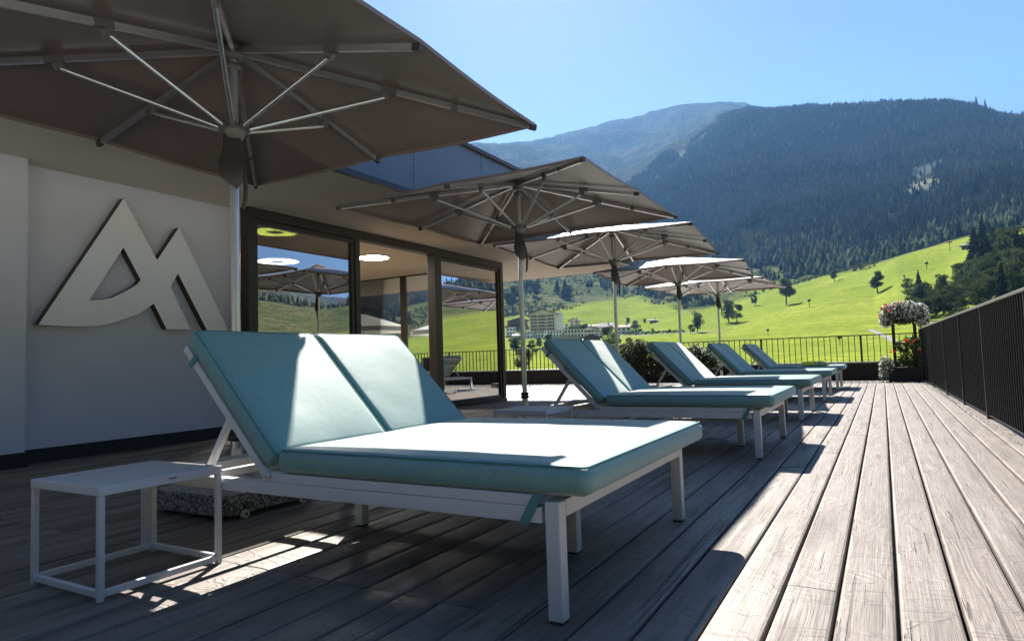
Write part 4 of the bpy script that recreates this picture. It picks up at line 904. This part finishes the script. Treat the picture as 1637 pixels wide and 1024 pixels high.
H(946, 552, 28, 18, 'whitew', 'roofb', 'chalet with timber upper storey just above the second lounger', rows=2, cols=4, upper='brownw', balcony=True)
H(925, 552, 17, 9, 'whitew', 'coping', 'low white shed left of the timber chalet', rows=1, cols=3, gable_front=False)
H(1045, 516, 12, 5, 'brownw', 'roofb', 'tiny brown barn on the meadow right of the village', rows=1, cols=2, gable_front=False)
H(1543, 398, 8, 6, 'brownw', 'roofg', 'small hut at the top of the bright meadow', rows=1, cols=1, gable_front=False, name='ski_hut')
H(828, 544, 14, 10, 'whitew', 'roofg', 'small white house in front of the shaded low house', rows=2, cols=2, gable_front=False)
H(862, 541, 14, 9, 'whitew', 'coping', 'tiny white house left below the hotel base', rows=1, cols=3, flat=True)
H(902, 527, 14, 9, 'cream', 'roofg', 'cream block tucked between the hotel and its annex', rows=2, cols=2, flat=True)
H(936, 526, 13, 8, 'brownw', 'roofb', 'small brown roofed chalet above the arcaded building', rows=1, cols=2)
H(958, 540, 14, 11, 'whitew', 'roofb', 'narrow white house left of the third parasol pole', rows=2, cols=2)
H(984, 541, 13, 9, 'whitew', 'roofg', 'white outbuilding right of the third parasol pole', rows=1, cols=3, flat=True)
def retaining():
    a, b = hit(880, 552), hit(930, 552); s = MB(); s.beam((a[0], a[1], a[2]+2), (b[0], b[1], b[2]+2), 1.2, 5); o = s.build('retaining_wall', M['roofg']); tag(o, 'dark retaining wall below the village houses', 'retaining wall')
retaining()
def cars():
    base = None; cols = [(.7, .7, .72), (.05, .05, .06), (.5, .5, .52), (.75, .75, .75), (.12, .14, .2), (.6, .6, .6), (.3, .05, .05), (.72, .72, .74), (.08, .08, .1), (.4, .42, .45), (.7, .7, .7)]
    names = ['silver', 'black', 'grey', 'white', 'dark blue', 'pale grey', 'dark red', 'light silver', 'charcoal', 'mid grey', 'off white']; ordn = ['first', 'second', 'third', 'fourth', 'fifth', 'sixth', 'seventh', 'eighth', 'ninth', 'tenth', 'last']
    for i in range(11):
        px = 1003+i*8.6; x, y, z, r = hit(px, 535-i*.35); az = math.atan2(x, y)
        m = simple('car_paint', cols[i], .3, .2, .02)
        o = empty('parked_car', (x, y, z+.05), -az+random.uniform(-.3, .3)+.15, f'{names[i]} car, {ordn[i]} from the left in the row of cars by the village', 'car', 'cars parked in a row beside the village')
        bm = bmesh.new(); bmesh.ops.create_cube(bm, size=1)
        for v in bm.verts: v.co = Vector((v.co.x*4.3, v.co.y*1.8, .68+v.co.z*.62))
        bmesh.ops.bevel(bm, geom=bm.edges[:], offset=.15, segments=2, affect='EDGES'); s = MB(); s.bm(bm, 0, True); bm.free(); s.build('body', m, o)
        s = MB(); s.add([(-1.5, -.8, .98), (1.3, -.8, .98), (1.3, .8, .98), (-1.5, .8, .98), (-1.1, -.65, 1.48), (.6, -.65, 1.48), (.6, .65, 1.48), (-1.1, .65, 1.48)], [(4, 5, 6, 7), (0, 1, 5, 4), (1, 2, 6, 5), (2, 3, 7, 6), (3, 0, 4, 7)]); s.build('cabin', M['win'], o)
        for wx in (-1.35, 1.35):
            for wy in (-.85, .85): s = MB(); s.tube([(wx, wy-.1, .32), (wx, wy+.1, .32)], .32, 12); s.build('wheel', M['black'], o)
cars()
# snow guns and lift poles on the meadow
def snow_gun(px, py, hpx, label, big=1):
    x, y, z, r = hit(px, py); k = hpx*r/1085.; o = empty('snow_gun', (x, y, z), random.uniform(-.5, .5), label, 'snow gun', 'snow guns on the meadow')
    s = MB(); s.tube([(0, 0, -.3), (0, 0, k*.75)], k*.035, 8); s.build('post', M['fence'], o)
    s = MB(); s.tube([(-k*.16, 0, k*.80), (-k*.12, 0, k*.82), (k*.14, 0, k*.9), (k*.17, 0, k*.91)], [k*.12, k*.17, k*.15, k*.08], 12); s.build('turbine', M['fence'], o)
for a in ((1294, 491, 12, 'snow gun in the middle of the meadow'), (1228, 537, 11, 'snow gun low on the meadow behind the railing'), (1482, 431, 11, 'snow gun high on the bright meadow'), (1446, 449, 8, 'snow gun beside the left end of the grove'), (1343, 552, 14, 'snow gun behind the far railing')): snow_gun(*a)
def mast(px, py, hpx, label, arm=True):
    x, y, z, r = hit(px, py); k = hpx*r/1085.; o = empty('lift_mast', (x, y, z), 0, label, 'mast'); s = MB(); s.tube([(0, 0, -1), (0, 0, k)], max(.12, k*.03), 6); s.build('post', M['fence'], o)
    if arm: s = MB(); s.box((-k*.25, -k*.03, k*.93), (k*.25, k*.03, k*1.02)); s.build('crossarm', M['fence'], o)
mast(1519, 402, 13, 'lift pole at the top of the bright meadow')
mast(1084, 161, 6, 'small lift station on the bare summit ridge'); mast(1126, 160, 6, 'lift mast at the middle of the bare summit'); mast(1206, 160, 5, 'lift mast at the right end of the bare summit'); mast(1055, 168, 9, 'thin aerial mast on the left shoulder of the summit', False)
def strip(name, pts, w, m, lift=.15):
    s = MB(); P = [hit(*p) for p in pts]; v = []
    for i, p in enumerate(P):
        a = P[max(i-1, 0)]; b = P[min(i+1, len(P)-1)]; d = Vector((b[0]-a[0], b[1]-a[1], 0)).normalized(); n = Vector((-d.y, d.x, 0))*w/2
        for q in (-1, 1): x, y = p[0]+n.x*q, p[1]+n.y*q; v.append((x, y, ground(x, y)+lift))
    s.add(v, [(2*i, 2*i+1, 2*i+3, 2*i+2) for i in range(len(P)-1)]); tag(s.build(name, m), kind='structure')
def dense(pts, n=14):
    o = []
    for a, b in zip(pts[:-1], pts[1:]): o += [(a[0]+(b[0]-a[0])*i/n, a[1]+(b[1]-a[1])*i/n) for i in range(n)]
    return o+[pts[-1]]
M['path'] = simple('gravel_path', (.17, .16, .15), .95, 0, .1, .5)
strip('meadow_path', dense([(1390, 527), (1400, 531), (1416, 538), (1430, 546)]), 1.1, M['path'], .06)
strip('village_road', dense([(985, 538), (1040, 536), (1100, 532), (1160, 528)]), 3, M['path'], .1)
print('objects', len(bpy.data.objects))
